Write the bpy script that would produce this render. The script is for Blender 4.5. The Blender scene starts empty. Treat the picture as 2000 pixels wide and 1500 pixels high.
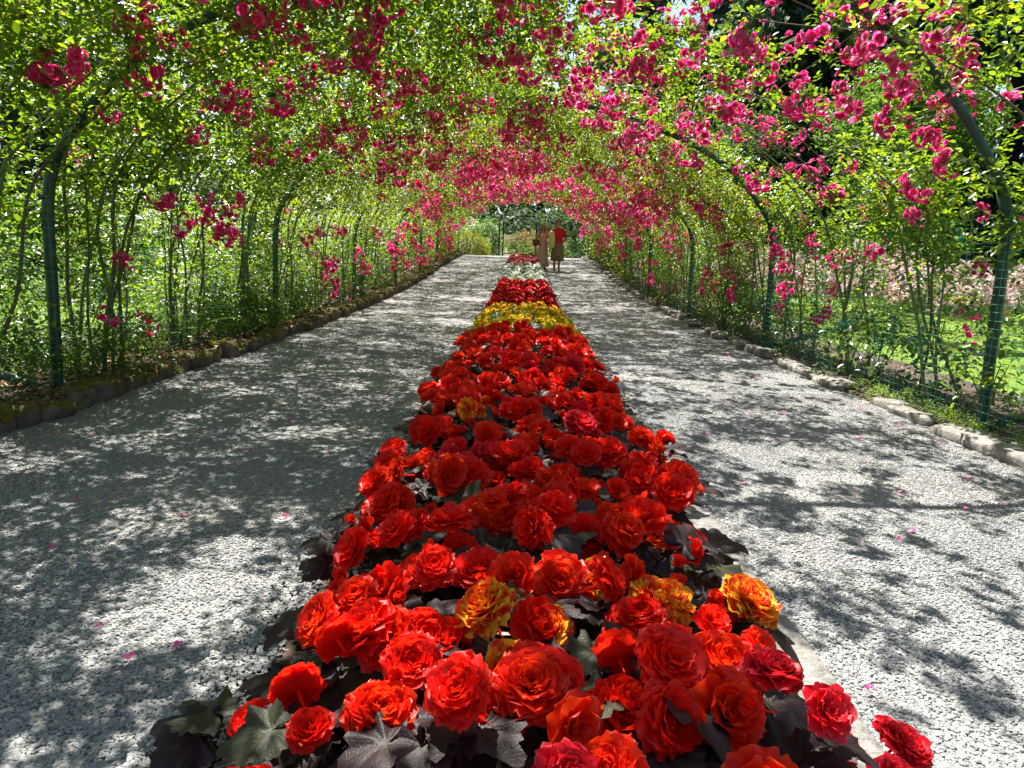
import bpy, math, random
import numpy as np
from mathutils import Matrix, Vector, Euler

S = bpy.context.scene
COL = S.collection
rng = np.random.default_rng(11)
random.seed(5)
rad = math.radians

# ------------------------------------------------------------------ camera
cd = bpy.data.cameras.new('camera')
cam = bpy.data.objects.new('camera', cd)
COL.objects.link(cam)
S.camera = cam
cd.sensor_width = 36
cd.lens = 25.2
cd.clip_start = 0.05
cd.clip_end = 900
cam.matrix_world = (Matrix.Translation((0, 0, 1.1)) @ Matrix.Rotation(rad(.5), 4, 'Z')
                    @ Matrix.Rotation(rad(90 - 10.1), 4, 'X') @ Matrix.Rotation(rad(2.0), 4, 'Z'))

# ------------------------------------------------------------------ light
SUN_EL, SUN_AZ = 60.0, -20.0         # azimuth from +Y, negative = towards -X
wd = bpy.data.worlds.new('World')
S.world = wd
wd.use_nodes = True
nt = wd.node_tree
bg = nt.nodes['Background']
sky = nt.nodes.new('ShaderNodeTexSky')
sky.sky_type = 'NISHITA'
sky.sun_disc = False
sky.sun_elevation = rad(SUN_EL)
sky.sun_rotation = rad(SUN_AZ)
sky.air_density = 1.0
sky.dust_density = 1.2
nt.links.new(sky.outputs[0], bg.inputs[0])
bg.inputs[1].default_value = 0.075
sl = bpy.data.lights.new('sun', 'SUN')
sl.energy = 5.0
sl.angle = rad(.53)
sl.color = (1, .955, .88)
sun = bpy.data.objects.new('sun', sl)
COL.objects.link(sun)
sd = Vector((math.sin(rad(SUN_AZ)) * math.cos(rad(SUN_EL)), math.cos(rad(SUN_AZ)) * math.cos(rad(SUN_EL)), math.sin(rad(SUN_EL))))
sun.rotation_euler = sd.to_track_quat('Z', 'Y').to_euler()
sun.location = sd * 30
S.view_settings.view_transform = 'Standard'
S.view_settings.look = 'None'
S.view_settings.gamma = 1
S.view_settings.use_curve_mapping = False
S.view_settings.exposure = 1.58
S.render.engine = 'CYCLES'
c = S.cycles
c.max_bounces = 6
c.diffuse_bounces = 3
c.glossy_bounces = 2
c.transmission_bounces = 4
c.transparent_max_bounces = 4
c.sample_clamp_indirect = 6
c.use_denoising = True
c.caustics_reflective = False
c.caustics_refractive = False

# ------------------------------------------------------------------ terrain height
_ty = np.linspace(-60, 140, 2001)
_tz = np.interp(_ty, [-60, 8, 11, 13.7, 18.2, 22.6, 26, 30, 36, 60, 140], [0, 0, .015, .06, .2, .42, .64, .88, 1.1, 1.14, 1.2])
_tz = np.convolve(np.pad(_tz, 12, 'edge'), np.ones(25) / 25, 'valid')


def gz(y):
    return np.interp(y, _ty, _tz)


# ------------------------------------------------------------------ materials
def mat(name):
    m = bpy.data.materials.new(name)
    m.use_nodes = True
    t = m.node_tree
    return m, t, t.nodes['Principled BSDF'], t.nodes['Material Output']


def N(t, typ, **kw):
    n = t.nodes.new(typ)
    for k, v in kw.items():
        setattr(n, k, v)
    return n


def ramp(t, fac, stops):
    r = N(t, 'ShaderNodeValToRGB')
    e = r.color_ramp.elements
    while len(e) < len(stops):
        e.new(.5)
    for q, (p, col) in zip(e, stops):
        q.position = p
        q.color = (*col, 1)
    t.links.new(fac, r.inputs[0])
    return r.outputs[0]


def noise(t, scale, detail=3, rough=.55, vec=None):
    n = N(t, 'ShaderNodeTexNoise')
    n.inputs['Scale'].default_value = scale
    n.inputs['Detail'].default_value = detail
    n.inputs['Roughness'].default_value = rough
    if vec is None:
        g = N(t, 'ShaderNodeNewGeometry')
        vec = g.outputs['Position']
    t.links.new(vec, n.inputs['Vector'])
    return n.outputs[0]


def bump(t, b, h, strength=.5, dist=.01):
    n = N(t, 'ShaderNodeBump')
    n.inputs['Strength'].default_value = strength
    n.inputs['Distance'].default_value = dist
    t.links.new(h, n.inputs['Height'])
    t.links.new(n.outputs[0], b.inputs['Normal'])


def island(t):
    return N(t, 'ShaderNodeNewGeometry').outputs['Random Per Island']


def translucent(t, b, out, colsock, amount, gain=None):
    tr = N(t, 'ShaderNodeBsdfTranslucent')
    if gain is not None:
        hs = N(t, 'ShaderNodeMix', data_type='RGBA', blend_type='MULTIPLY')
        hs.inputs[0].default_value = 1
        t.links.new(colsock, hs.inputs[6])
        hs.inputs[7].default_value = (*gain, 1)
        colsock = hs.outputs[2]
    t.links.new(colsock, tr.inputs[0])
    mx = N(t, 'ShaderNodeMixShader')
    mx.inputs[0].default_value = amount
    t.links.new(b.outputs[0], mx.inputs[1])
    t.links.new(tr.outputs[0], mx.inputs[2])
    t.links.new(mx.outputs[0], out.inputs[0])


def leafmat(name, stops, rough=.4, trans=.45, gain=(3.2, 2.6, 1.2), spec=.5):
    m, t, b, o = mat(name)
    cs = ramp(t, island(t), stops)
    t.links.new(cs, b.inputs['Base Color'])
    b.inputs['Roughness'].default_value = rough
    b.inputs['Specular IOR Level'].default_value = spec
    translucent(t, b, o, cs, trans, gain)
    return m


def plain(name, col, rough=.6, var=.25, scale=8, bs=.3, bd=.004, metal=0, bscale=60):
    m, t, b, o = mat(name)
    f = noise(t, scale, 4)
    lo = tuple(max(0, x * (1 - var)) for x in col)
    hi = tuple(min(1, x * (1 + var)) for x in col)
    t.links.new(ramp(t, f, [(.3, lo), (.7, hi)]), b.inputs['Base Color'])
    b.inputs['Roughness'].default_value = rough
    b.inputs['Metallic'].default_value = metal
    bump(t, b, noise(t, bscale, 4), bs, bd)
    return m


M = {}
M['rose_leaf'] = leafmat('rose_leaf', [(0, (.034, .080, .009)), (.5, (.076, .138, .012)), (.9, (.12, .20, .02)), (1, (.18, .17, .02))], .36, .42, (3.7, 3.2, 1.0))
M['rose_leaf_far'] = leafmat('rose_leaf_far', [(0, (.043, .090, .011)), (.5, (.094, .152, .015)), (1, (.15, .21, .026))], .42, .42, (3.7, 3.1, .9))
M['shrub_leaf'] = leafmat('shrub_leaf', [(0, (.03, .08, .015)), (.6, (.06, .13, .02)), (1, (.10, .18, .03))], .42, .42, (3.2, 2.8, 1.2))
M['lush_leaf'] = leafmat('lush_leaf', [(0, (.07, .16, .02)), (.6, (.12, .22, .03)), (1, (.17, .27, .04))], .45, .5, (3.0, 2.4, 1.0))
M['hosta_leaf'] = leafmat('hosta_leaf', [(0, (.03, .075, .02)), (.6, (.06, .12, .03)), (1, (.12, .18, .05))], .3, .35, (3, 2.6, 1.2))
M['fern_leaf'] = leafmat('fern_leaf', [(0, (.05, .12, .015)), (1, (.10, .20, .02))], .5, .5, (3, 2.6, 1))
M['conifer'] = leafmat('conifer', [(0, (.02, .045, .024)), (.6, (.035, .07, .036)), (1, (.06, .11, .055))], .7, .2, (2, 2, 1.5), .2)
M['tree_leaf'] = leafmat('tree_leaf', [(0, (.02, .05, .012)), (.6, (.035, .08, .018)), (1, (.06, .12, .025))], .55, .3, (2.4, 2.2, 1.2), .3)
M['moundgrass'] = leafmat('moundgrass', [(0, (.16, .22, .02)), (1, (.33, .36, .05))], .5, .4, (2, 1.8, 1))
M['dry_leaf'] = leafmat('dry_leaf', [(0, (.10, .045, .02)), (.4, (.22, .12, .06)), (.8, (.36, .22, .13)), (1, (.45, .33, .22))], .6, .2, (1.5, 1.2, 1), .3)
M['cane'] = plain('cane', (.11, .07, .035), .7, .4, 14, .5, .003)
M['green_cane'] = plain('green_cane', (.10, .14, .04), .6, .3, 14, .3, .003)
M['bark'] = plain('bark', (.07, .05, .04), .9, .4, 6, .8, .02, 0, 14)
M['pipe'] = plain('green_paint', (.008, .050, .038), .42, .45, 5, .5, .002, 0, 60)
M['wire'] = plain('green_wire', (.05, .33, .23), .4, .1)
M['steel_wire'] = plain('steel_wire', (.45, .47, .45), .4, .1, metal=.5)
M['tie'] = plain('teal_tape', (.01, .34, .22), .45, .2)
M['iron'] = plain('black_iron', (.015, .015, .016), .5, .2)
M['soil'] = plain('soil', (.075, .05, .035), .95, .45, 18, 1.0, .03, 0, 30)
M['concrete'] = plain('concrete', (.21, .20, .18), .95, .45, 22, 1.0, .010, 0, 60)
M['skin'] = plain('skin', (.42, .22, .14), .55, .08, bs=.05)
M['hair_dark'] = plain('hair_brown', (.09, .05, .03), .6, .3)
M['hair_grey'] = plain('hair_sandy', (.30, .20, .12), .6, .3)
M['peach'] = plain('peach_cloth', (.62, .34, .24), .8, .1, 30, .3, .004)
M['red_cloth'] = plain('red_cloth', (.55, .01, .02), .8, .15, 30, .3, .004)
M['khaki'] = plain('khaki_cloth', (.20, .155, .095), .85, .12, 30, .4, .006)
M['yellow_cloth'] = plain('yellow_cloth', (.62, .58, .25), .8, .35, 22, .4, .006)
M['brown_leather'] = plain('brown_leather', (.10, .035, .02), .5, .2)
M['shoe'] = plain('shoe', (.16, .08, .05), .6, .2)

# patterned skirt: pale diagonal weave
m, t, b, o = mat('skirt_cloth')
w = N(t, 'ShaderNodeTexWave', wave_type='BANDS', bands_direction='DIAGONAL')
w.inputs['Scale'].default_value = 14
tc = N(t, 'ShaderNodeTexCoord')
t.links.new(tc.outputs['Object'], w.inputs['Vector'])
t.links.new(ramp(t, w.outputs['Fac'], [(.35, (.36, .17, .14)), (.65, (.62, .50, .46))]), b.inputs['Base Color'])
b.inputs['Roughness'].default_value = .85
M['skirt'] = m

# rose petals
def petal(name, stops, trans, gain, rough=.45):
    m, t, b, o = mat(name)
    cs = ramp(t, island(t), stops)
    t.links.new(cs, b.inputs['Base Color'])
    b.inputs['Roughness'].default_value = rough
    b.inputs['Specular IOR Level'].default_value = .35
    translucent(t, b, o, cs, trans, gain)
    return m


M['rose_petal'] = petal('rose_petal', [(0, (.72, .014, .13)), (.45, (.84, .045, .32)), (.8, (.88, .16, .52)), (1, (.90, .38, .66))], .5, (1.2, 1.3, 1.2))
M['rose_pale'] = petal('rose_pale', [(0, (.72, .42, .44)), (.6, (.80, .62, .60)), (1, (.82, .76, .70))], .35, (1.1, 1.1, 1.1))
M['rose_eye'] = plain('rose_eye', (.78, .62, .45), .6, .1)
M['white_petal'] = petal('white_petal', [(0, (.70, .72, .66)), (1, (.82, .82, .80))], .3, (1.1, 1.1, 1.1))
M['pink_petal'] = petal('pink_petal', [(0, (.70, .02, .10)), (.6, (.75, .08, .22)), (1, (.82, .35, .45))], .3, (1.1, 1.1, 1.1))
M['deepred_petal'] = petal('deepred_petal', [(0, (.62, .006, .010)), (1, (.80, .016, .014))], .3, (1.1, 1.1, 1.1))


def begonia_petal(name, inner, outer, edge, tr, amount=.42, flame=0):
    """colour runs along each petal from its base to its rim ('along' is the petal's own length coordinate)"""
    m, t, b, o = mat(name)
    at = N(t, 'ShaderNodeAttribute', attribute_name='along')
    cs = ramp(t, at.outputs['Fac'], [(0, inner), (.45, outer), (.93, outer), (1, edge)])
    if flame:
        tcn = N(t, 'ShaderNodeTexCoord')
        fn_ = noise(t, 2.6, 3, .6, tcn.outputs['Object'])
        am = N(t, 'ShaderNodeMath', operation='MULTIPLY_ADD')
        t.links.new(at.outputs['Fac'], am.inputs[0]); am.inputs[1].default_value = .12
        t.links.new(fn_, am.inputs[2])
        fm = N(t, 'ShaderNodeMix', data_type='RGBA')
        t.links.new(ramp(t, am.outputs[0], [(.64 - flame, (0, 0, 0)), (.69 - flame, (1, 1, 1))]), fm.inputs[0])
        t.links.new(cs, fm.inputs[6]); fm.inputs[7].default_value = (1, .62, .03, 1)
        cs = fm.outputs[2]
    hv = N(t, 'ShaderNodeHueSaturation')
    mr = N(t, 'ShaderNodeMapRange')
    mr.inputs['To Min'].default_value = .78
    mr.inputs['To Max'].default_value = 1.12
    t.links.new(island(t), mr.inputs[0])
    t.links.new(mr.outputs[0], hv.inputs['Value'])
    t.links.new(cs, hv.inputs['Color'])
    t.links.new(hv.outputs[0], b.inputs['Base Color'])
    b.inputs['Roughness'].default_value = .42
    b.inputs['Specular IOR Level'].default_value = .3
    trn = N(t, 'ShaderNodeBsdfTranslucent')
    trn.inputs[0].default_value = (*tr, 1)
    mx = N(t, 'ShaderNodeMixShader')
    mx.inputs[0].default_value = amount
    t.links.new(b.outputs[0], mx.inputs[1])
    t.links.new(trn.outputs[0], mx.inputs[2])
    t.links.new(mx.outputs[0], o.inputs[0])
    bump(t, b, noise(t, 160, 3), .25, .002)
    return m


M['beg_red'] = begonia_petal('begonia_red', (.74, .004, .002), (.90, .009, .004), (.92, .05, .02), (1, .035, .01))
M['beg_scarlet'] = begonia_petal('begonia_scarlet', (.80, .014, .003), (.92, .022, .005), (.94, .08, .02), (1, .075, .01))
M['beg_orange'] = begonia_petal('begonia_orange', (.88, .05, .004), (.90, .022, .005), (.92, .16, .02), (1, .15, .01), .42, .0001)
M['beg_picotee'] = begonia_petal('begonia_picotee', (.90, .10, .01), (.90, .03, .005), (.92, .40, .03), (1, .16, .012), .42, .07)
M['beg_crimson'] = begonia_petal('begonia_crimson', (.58, .003, .012), (.76, .008, .03), (.84, .10, .12), (.9, .03, .04))
M['beg_yellow'] = begonia_petal('begonia_yellow', (.80, .46, .01), (.82, .66, .02), (.84, .72, .10), (1, .80, .04), .5)
M['beg_gold'] = begonia_petal('begonia_gold', (.72, .30, .02), (.78, .50, .03), (.80, .60, .08), (1, .58, .02), .48)


def begleaf(name, base, vein, trcol, amount):
    m, t, b, o = mat(name)
    at = N(t, 'ShaderNodeAttribute', attribute_name='vein')
    pw = N(t, 'ShaderNodeMath', operation='POWER')
    pw.inputs[1].default_value = 4
    t.links.new(at.outputs['Fac'], pw.inputs[0])
    f = noise(t, 30, 4)
    ad = N(t, 'ShaderNodeMath', operation='MULTIPLY_ADD')
    t.links.new(f, ad.inputs[0])
    ad.inputs[1].default_value = .25
    t.links.new(pw.outputs[0], ad.inputs[2])
    cs = ramp(t, ad.outputs[0], [(.05, base), (.22, tuple(x * 1.5 for x in base)), (1, vein)])
    bk = N(t, 'ShaderNodeMix', data_type='RGBA')
    t.links.new(N(t, 'ShaderNodeNewGeometry').outputs['Backfacing'], bk.inputs[0])
    t.links.new(cs, bk.inputs[6])
    bk.inputs[7].default_value = (base[0] * 2 + .05, base[1] * 1.2, base[2] * 1.2, 1)
    t.links.new(bk.outputs[2], b.inputs['Base Color'])
    b.inputs['Roughness'].default_value = .48
    b.inputs['Specular IOR Level'].default_value = .32
    b.inputs['Sheen Weight'].default_value = .03
    b.inputs['Sheen Roughness'].default_value = .4
    trn = N(t, 'ShaderNodeBsdfTranslucent')
    trn.inputs[0].default_value = (*trcol, 1)
    mx = N(t, 'ShaderNodeMixShader')
    mx.inputs[0].default_value = amount
    t.links.new(b.outputs[0], mx.inputs[1])
    t.links.new(trn.outputs[0], mx.inputs[2])
    t.links.new(mx.outputs[0], o.inputs[0])
    bump(t, b, noise(t, 220, 4), .6, .003)
    return m


M['beg_leaf'] = begleaf('begonia_leaf_dark', (.015, .0075, .009), (.06, .05, .03), (.20, .015, .012), .18)
M['beg_leaf_olive'] = begleaf('begonia_leaf_olive', (.03, .034, .016), (.10, .11, .05), (.22, .16, .04), .25)
M['green_leaf'] = begleaf('fresh_leaf', (.05, .12, .025), (.12, .22, .06), (.2, .45, .06), .35)


def gravelmat(name, bump_on=True):
    m, t, b, o = mat(name)
    g = N(t, 'ShaderNodeNewGeometry')
    v = N(t, 'ShaderNodeTexVoronoi')
    v.inputs['Scale'].default_value = 85
    t.links.new(g.outputs['Position'], v.inputs['Vector'])
    sep = N(t, 'ShaderNodeSeparateColor')
    t.links.new(v.outputs['Color'], sep.inputs[0])
    v2 = N(t, 'ShaderNodeTexVoronoi')
    v2.inputs['Scale'].default_value = 110
    t.links.new(g.outputs['Position'], v2.inputs['Vector'])
    big = noise(t, 1.3, 4)
    stones = ramp(t, sep.outputs[0], [(0, (.18, .184, .184)), (.5, (.265, .268, .264)), (.85, (.335, .332, .322)), (1, (.46, .445, .42))])
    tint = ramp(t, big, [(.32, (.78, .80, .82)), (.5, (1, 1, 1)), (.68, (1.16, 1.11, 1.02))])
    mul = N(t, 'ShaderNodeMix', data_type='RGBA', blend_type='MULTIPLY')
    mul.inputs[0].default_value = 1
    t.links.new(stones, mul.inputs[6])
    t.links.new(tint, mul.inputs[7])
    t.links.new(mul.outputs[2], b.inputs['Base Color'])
    b.inputs['Roughness'].default_value = .85
    inv = N(t, 'ShaderNodeMath', operation='SUBTRACT')
    inv.inputs[0].default_value = 1
    t.links.new(v.outputs['Distance'], inv.inputs[1])
    ad = N(t, 'ShaderNodeMath', operation='MULTIPLY_ADD')
    t.links.new(v2.outputs['Distance'], ad.inputs[0])
    ad.inputs[1].default_value = -.6
    t.links.new(inv.outputs[0], ad.inputs[2])
    bump(t, b, ad.outputs[0], 1.0, .014)
    return m


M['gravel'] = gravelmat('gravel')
m, t, b, o = mat('pebble')
oi = N(t, 'ShaderNodeObjectInfo')
t.links.new(ramp(t, oi.outputs['Random'], [(0, (.17, .175, .178)), (.45, (.25, .253, .25)), (.8, (.31, .308, .298)), (.96, (.39, .38, .36)), (1, (.54, .52, .49))]), b.inputs['Base Color'])
b.inputs['Roughness'].default_value = .8
M['pebble'] = m

# stones with moss on their upward faces
def stonemat(name, moss):
    m, t, b, o = mat(name)
    f = noise(t, 9, 5)
    st = ramp(t, f, [(.3, (.05, .042, .035)), (.6, (.13, .115, .095)), (.8, (.22, .20, .17))] if moss else [(.3, (.13, .12, .11)), (.6, (.27, .25, .22)), (.8, (.38, .35, .31))])
    bump(t, b, noise(t, 45, 5), .8, .01)
    if moss:
        g = N(t, 'ShaderNodeNewGeometry')
        sx = N(t, 'ShaderNodeSeparateXYZ')
        t.links.new(g.outputs['Normal'], sx.inputs[0])
        f2 = noise(t, 3.5, 4)
        ad = N(t, 'ShaderNodeMath', operation='MULTIPLY_ADD')
        t.links.new(f2, ad.inputs[0])
        ad.inputs[1].default_value = 1.6
        ml = N(t, 'ShaderNodeMath', operation='MULTIPLY_ADD')
        t.links.new(sx.outputs[2], ml.inputs[0])
        ml.inputs[1].default_value = .42
        ml.inputs[2].default_value = -.46
        t.links.new(ml.outputs[0], ad.inputs[2])
        mk = ramp(t, ad.outputs[0], [(.38, (0, 0, 0)), (.52, (1, 1, 1))])
        mc = ramp(t, noise(t, 25, 3), [(.3, (.045, .04, .010)), (.55, (.12, .11, .015)), (.75, (.16, .08, .015))])
        mx = N(t, 'ShaderNodeMix', data_type='RGBA')
        t.links.new(mk, mx.inputs[0])
        t.links.new(st, mx.inputs[6])
        t.links.new(mc, mx.inputs[7])
        st = mx.outputs[2]
    t.links.new(st, b.inputs['Base Color'])
    b.inputs['Roughness'].default_value = .92
    return m


M['stone_moss'] = stonemat('mossy_stone', True)
M['stone'] = stonemat('grey_stone', False)

m, t, b, o = mat('lawn_grass')
f = noise(t, 3, 5)
f2 = noise(t, 90, 3)
cs = ramp(t, f, [(.3, (.12, .22, .018)), (.7, (.21, .32, .035))])
t.links.new(cs, b.inputs['Base Color'])
b.inputs['Roughness'].default_value = .8
b.inputs['Specular IOR Level'].default_value = .2
bump(t, b, f2, 1, .03)
M['lawn'] = m

# ------------------------------------------------------------------ object helpers
def big_mesh(name, V, T, mats, midx=None, attrs=None, smooth=False):
    V = np.asarray(V, np.float32)
    T = np.asarray(T, np.int32)
    k = T.shape[1]
    me = bpy.data.meshes.new(name)
    me.vertices.add(len(V))
    me.vertices.foreach_set('co', V.ravel())
    me.loops.add(T.size)
    me.loops.foreach_set('vertex_index', T.ravel())
    me.polygons.add(len(T))
    me.polygons.foreach_set('loop_start', np.arange(0, T.size, k, dtype=np.int32))
    if midx is not None:
        me.polygons.foreach_set('material_index', np.asarray(midx, np.int32))
    if smooth:
        me.polygons.foreach_set('use_smooth', np.ones(len(T), bool))
    for mm in mats:
        me.materials.append(mm)
    for kk, arr in (attrs or {}).items():
        a = me.attributes.new(kk, 'FLOAT', 'POINT')
        a.data.foreach_set('value', np.asarray(arr, np.float32))
    me.update(calc_edges=True)
    return me


def link(name, me, parent=None, loc=(0, 0, 0), rot=(0, 0, 0), sc=1.0):
    o = bpy.data.objects.new(name, me)
    COL.objects.link(o)
    if parent is not None:
        o.parent = parent
    o.location = loc
    o.rotation_euler = rot
    o.scale = (sc, sc, sc) if not hasattr(sc, '__len__') else sc
    return o


def tag(o, label=None, cat=None, group=None, kind=None):
    if label: o['label'] = label
    if cat: o['category'] = cat
    if group: o['group'] = group
    if kind: o['kind'] = kind
    return o


def joinparts(parts):
    """parts: list of (V, T, midx int, attrs dict or None) -> V, T, midx, attrs"""
    Vs, Ts, Ms, At = [], [], [], {}
    n = 0
    keys = set(k for p in parts if p[3] for k in p[3])
    for V, T, mi, at in parts:
        Vs.append(V); Ts.append(np.asarray(T) + n)
        Ms.append(np.full(len(T), mi))
        for k in keys:
            At.setdefault(k, []).append(at[k] if at and k in at else np.zeros(len(V)))
        n += len(V)
    return np.concatenate(Vs), np.concatenate(Ts), np.concatenate(Ms), {k: np.concatenate(v) for k, v in At.items()}


def norm(a):
    return a / np.maximum(np.linalg.norm(a, axis=-1, keepdims=True), 1e-9)


def tube(P, R, n=6, caps=True):
    P = np.asarray(P, float)
    m = len(P)
    R = np.broadcast_to(np.asarray(R, float), (m,))
    T = norm(np.gradient(P, axis=0))
    up = np.array([0, 0, 1.0])
    if abs(T[0] @ up) > .9:
        up = np.array([0, 1.0, 0])
    A = np.empty_like(P)
    a = norm(np.cross(up, T[0]))
    for i in range(m):
        a = norm(a - T[i] * (a @ T[i]))
        A[i] = a
    B = np.cross(T, A)
    th = np.arange(n) * 2 * math.pi / n
    V = (P[:, None] + R[:, None, None] * (A[:, None] * np.cos(th)[None, :, None] + B[:, None] * np.sin(th)[None, :, None])).reshape(-1, 3)
    i = np.arange(m - 1)[:, None] * n
    j = np.arange(n)[None]
    j2 = (j + 1) % n
    q = np.stack([i + j, i + j2, i + n + j2, i + n + j], -1).reshape(-1, 4)
    F = np.concatenate([q[:, [0, 1, 2]], q[:, [0, 2, 3]]])
    if caps:
        V = np.concatenate([V, P[:1], P[-1:]])
        c0, c1 = m * n, m * n + 1
        jj = np.arange(n)
        F = np.concatenate([F, np.stack([np.full(n, c0), (jj + 1) % n, jj], -1),
                            np.stack([np.full(n, c1), (m - 1) * n + jj, (m - 1) * n + (jj + 1) % n], -1)])
    return V, F


def tube_obj(name, P, R, mt, parent=None, n=8, smooth=True):
    V, F = tube(P, R, n)
    return link(name, big_mesh(name, V, F, [mt], smooth=smooth), parent)


def box(c, s, rotz=0):
    c = np.array(c, float); s = np.array(s, float) / 2
    V = np.array([[x, y, z] for x in (-1, 1) for y in (-1, 1) for z in (-1, 1)], float) * s
    ca, sa = math.cos(rotz), math.sin(rotz)
    V = V @ np.array([[ca, sa, 0], [-sa, ca, 0], [0, 0, 1]]) + c
    F = np.array([[0, 1, 3], [0, 3, 2], [4, 6, 7], [4, 7, 5], [0, 4, 5], [0, 5, 1], [2, 3, 7], [2, 7, 6], [0, 2, 6], [0, 6, 4], [1, 5, 7], [1, 7, 3]])
    return V, F


def sheet(name, xs, ys, zf, mt, parent=None, kind='structure', label=None):
    X, Y = np.meshgrid(xs, ys)
    Z = zf(X, Y)
    V = np.stack([X, Y, Z], -1).reshape(-1, 3)
    nx = len(xs)
    i = np.arange(len(ys) - 1)[:, None] * nx
    j = np.arange(nx - 1)[None]
    F = np.stack([i + j, i + j + 1, i + nx + j + 1, i + nx + j], -1).reshape(-1, 4)
    o = link(name, big_mesh(name, V, F, [mt], smooth=True), parent)
    if kind: o['kind'] = kind
    return o


def leaves(P, D, Nn, L, W, shape='rhomb', fold=.25, curl=.12):
    """many leaves at once: base P, direction D, face normal Nn"""
    n = len(P)
    D = norm(D)
    Sd = norm(np.cross(D, Nn))
    Nn = np.cross(Sd, D)
    L = np.broadcast_to(L, (n,))[:, None]
    W = np.broadcast_to(W, (n,))[:, None] / 2
    if shape == 'rhomb':
        tpl = [(0, 0, 0), (.45, 1, 1), (1, 0, 0), (.45, -1, 1)]
        F = [[0, 1, 2], [0, 2, 3]]
    elif shape == 'tri':
        tpl = [(0, .35, 0), (1, 0, 0), (0, -.35, 0)]
        F = [[0, 1, 2]]
    else:  # oval with a midrib fold
        tpl = [(0, 0, 0), (.28, .85, 1), (.68, .8, 1), (1, 0, 0), (.68, -.8, 1), (.28, -.85, 1)]
        F = [[0, 1, 3], [1, 2, 3], [0, 3, 5], [5, 3, 4]]
    V = []
    for a, s, f in tpl:
        V.append(P + D * L * a + Sd * W * s + Nn * (W * fold * f - L * curl * a * a))
    V = np.stack(V, 1).reshape(-1, 3)
    F = (np.array(F)[None] + (np.arange(n) * len(tpl))[:, None, None]).reshape(-1, 3)
    return V, F


def rdir(n, r=rng):
    return norm(r.normal(size=(n, 3)))


GA = 2.399963


def shoots(P, T, length, nleaf, leaflet, r=rng, shape='rhomb', droop=.3, compound=5):
    """leafy shoots: P starts, T directions; every leaf is pinnate with `compound` leaflets"""
    n = len(P)
    T = norm(T)
    A = norm(np.cross(T, rdir(n, r)))
    B = np.cross(T, A)
    Ln = np.broadcast_to(length, (n,))
    ph0 = r.uniform(0, 6.28, n)
    Ps, Ds, Ns, Ls = [], [], [], []
    down = np.array([0, 0, -1.0])
    for j in range(nleaf):
        f = (j + .7) / nleaf
        base = P + T * (Ln * f)[:, None] + down * (droop * Ln * f * f)[:, None]
        ph = ph0 + GA * j + r.uniform(-.4, .4, n)
        side = A * np.cos(ph)[:, None] + B * np.sin(ph)[:, None]
        ld = norm(T * .45 + side + down * .15 + rdir(n, r) * .2)
        nn = norm(np.array([0, 0, 1.0]) + rdir(n, r) * .55)
        sd = norm(np.cross(ld, nn))
        sz = leaflet * r.uniform(.65, 1.25, n)
        if compound == 1:
            items = [(0, 0)]
        elif compound == 3:
            items = [(1.6, 0), (.9, 1), (.9, -1)]
        else:
            items = [(2.1, 0), (1.35, 1), (1.35, -1), (.6, 1), (.6, -1)]
        for a, s in items:
            pp = base + ld * (sz * a)[:, None] + down * (.1 * sz * a * a)[:, None]
            dd = ld if s == 0 else norm(ld * .45 + sd * s)
            Ps.append(pp); Ds.append(dd + rdir(n, r) * .12)
            Ns.append(norm(nn + rdir(n, r) * .3)); Ls.append(sz * (1 if s == 0 else .85))
    P2, D2, N2, L2 = map(np.concatenate, (Ps, Ds, Ns, Ls))
    return leaves(P2, D2, N2, L2, L2 * .66, shape)


# value noise in 3D for clumpiness
_NG = rng.random((24, 24, 24))


def vnoise(P, s):
    q = np.asarray(P) * s + 100
    i = np.floor(q).astype(int)
    f = q - i
    f = f * f * (3 - 2 * f)
    out = 0
    for dx in (0, 1):
        for dy in (0, 1):
            for dz in (0, 1):
                w = (f[:, 0] if dx else 1 - f[:, 0]) * (f[:, 1] if dy else 1 - f[:, 1]) * (f[:, 2] if dz else 1 - f[:, 2])
                out = out + w * _NG[(i[:, 0] + dx) % 24, (i[:, 1] + dy) % 24, (i[:, 2] + dz) % 24]
    return out

# ------------------------------------------------------------------ the setting
PL, PR = -2.98, 2.92          # path edges
ys_f = np.concatenate([np.arange(-30, 0, 3), np.arange(0, 44, .5), np.arange(44, 140, 8)])
sheet('ground', np.array([-140, -60, -30, -15, -8, -5, -3.5, -2, 0, 2, 3.5, 5, 8, 15, 30, 60, 140]), ys_f, lambda X, Y: gz(Y) - .03, M['lawn'])
ysp = np.concatenate([np.arange(-3, 12, .1), np.arange(12, 41.1, .3)])
def pathz(X, Y):
    return gz(Y) + .005 * np.sin(X * 5 + Y * 2) * np.sin(Y * 3.1 - X) - .004 + .004 * np.cos(X * 2)


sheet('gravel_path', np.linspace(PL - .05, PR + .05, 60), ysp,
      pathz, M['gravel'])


def bank(X, Y, x0, h):
    return gz(Y) + h * np.clip((np.abs(X) - x0) / .15, 0, 1) + .012 * np.sin(X * 9 + Y * 7) * np.sin(Y * 5)


sheet('left_soil_bed', np.linspace(-4.6, PL + .0, 18), ysp, lambda X, Y: bank(X, Y, 2.95, .11) - .02, M['soil'])
sheet('right_soil_bed', np.linspace(PR + .02, 4.5, 18), ysp, lambda X, Y: bank(X, Y, 2.95, .04) - .01, M['soil'])
BX = .04     # centre line of the flower bed
ysb = np.arange(.4, 29.9, .15)
sheet('flower_bed_soil', np.linspace(BX - .74, BX + .74, 14), ysb,
      lambda X, Y: gz(Y) + .012 + .05 * np.clip(1 - ((X - BX) / .66) ** 2, 0, 1) + .01 * np.sin(X * 23) * np.sin(Y * 19), M['soil'])


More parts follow.
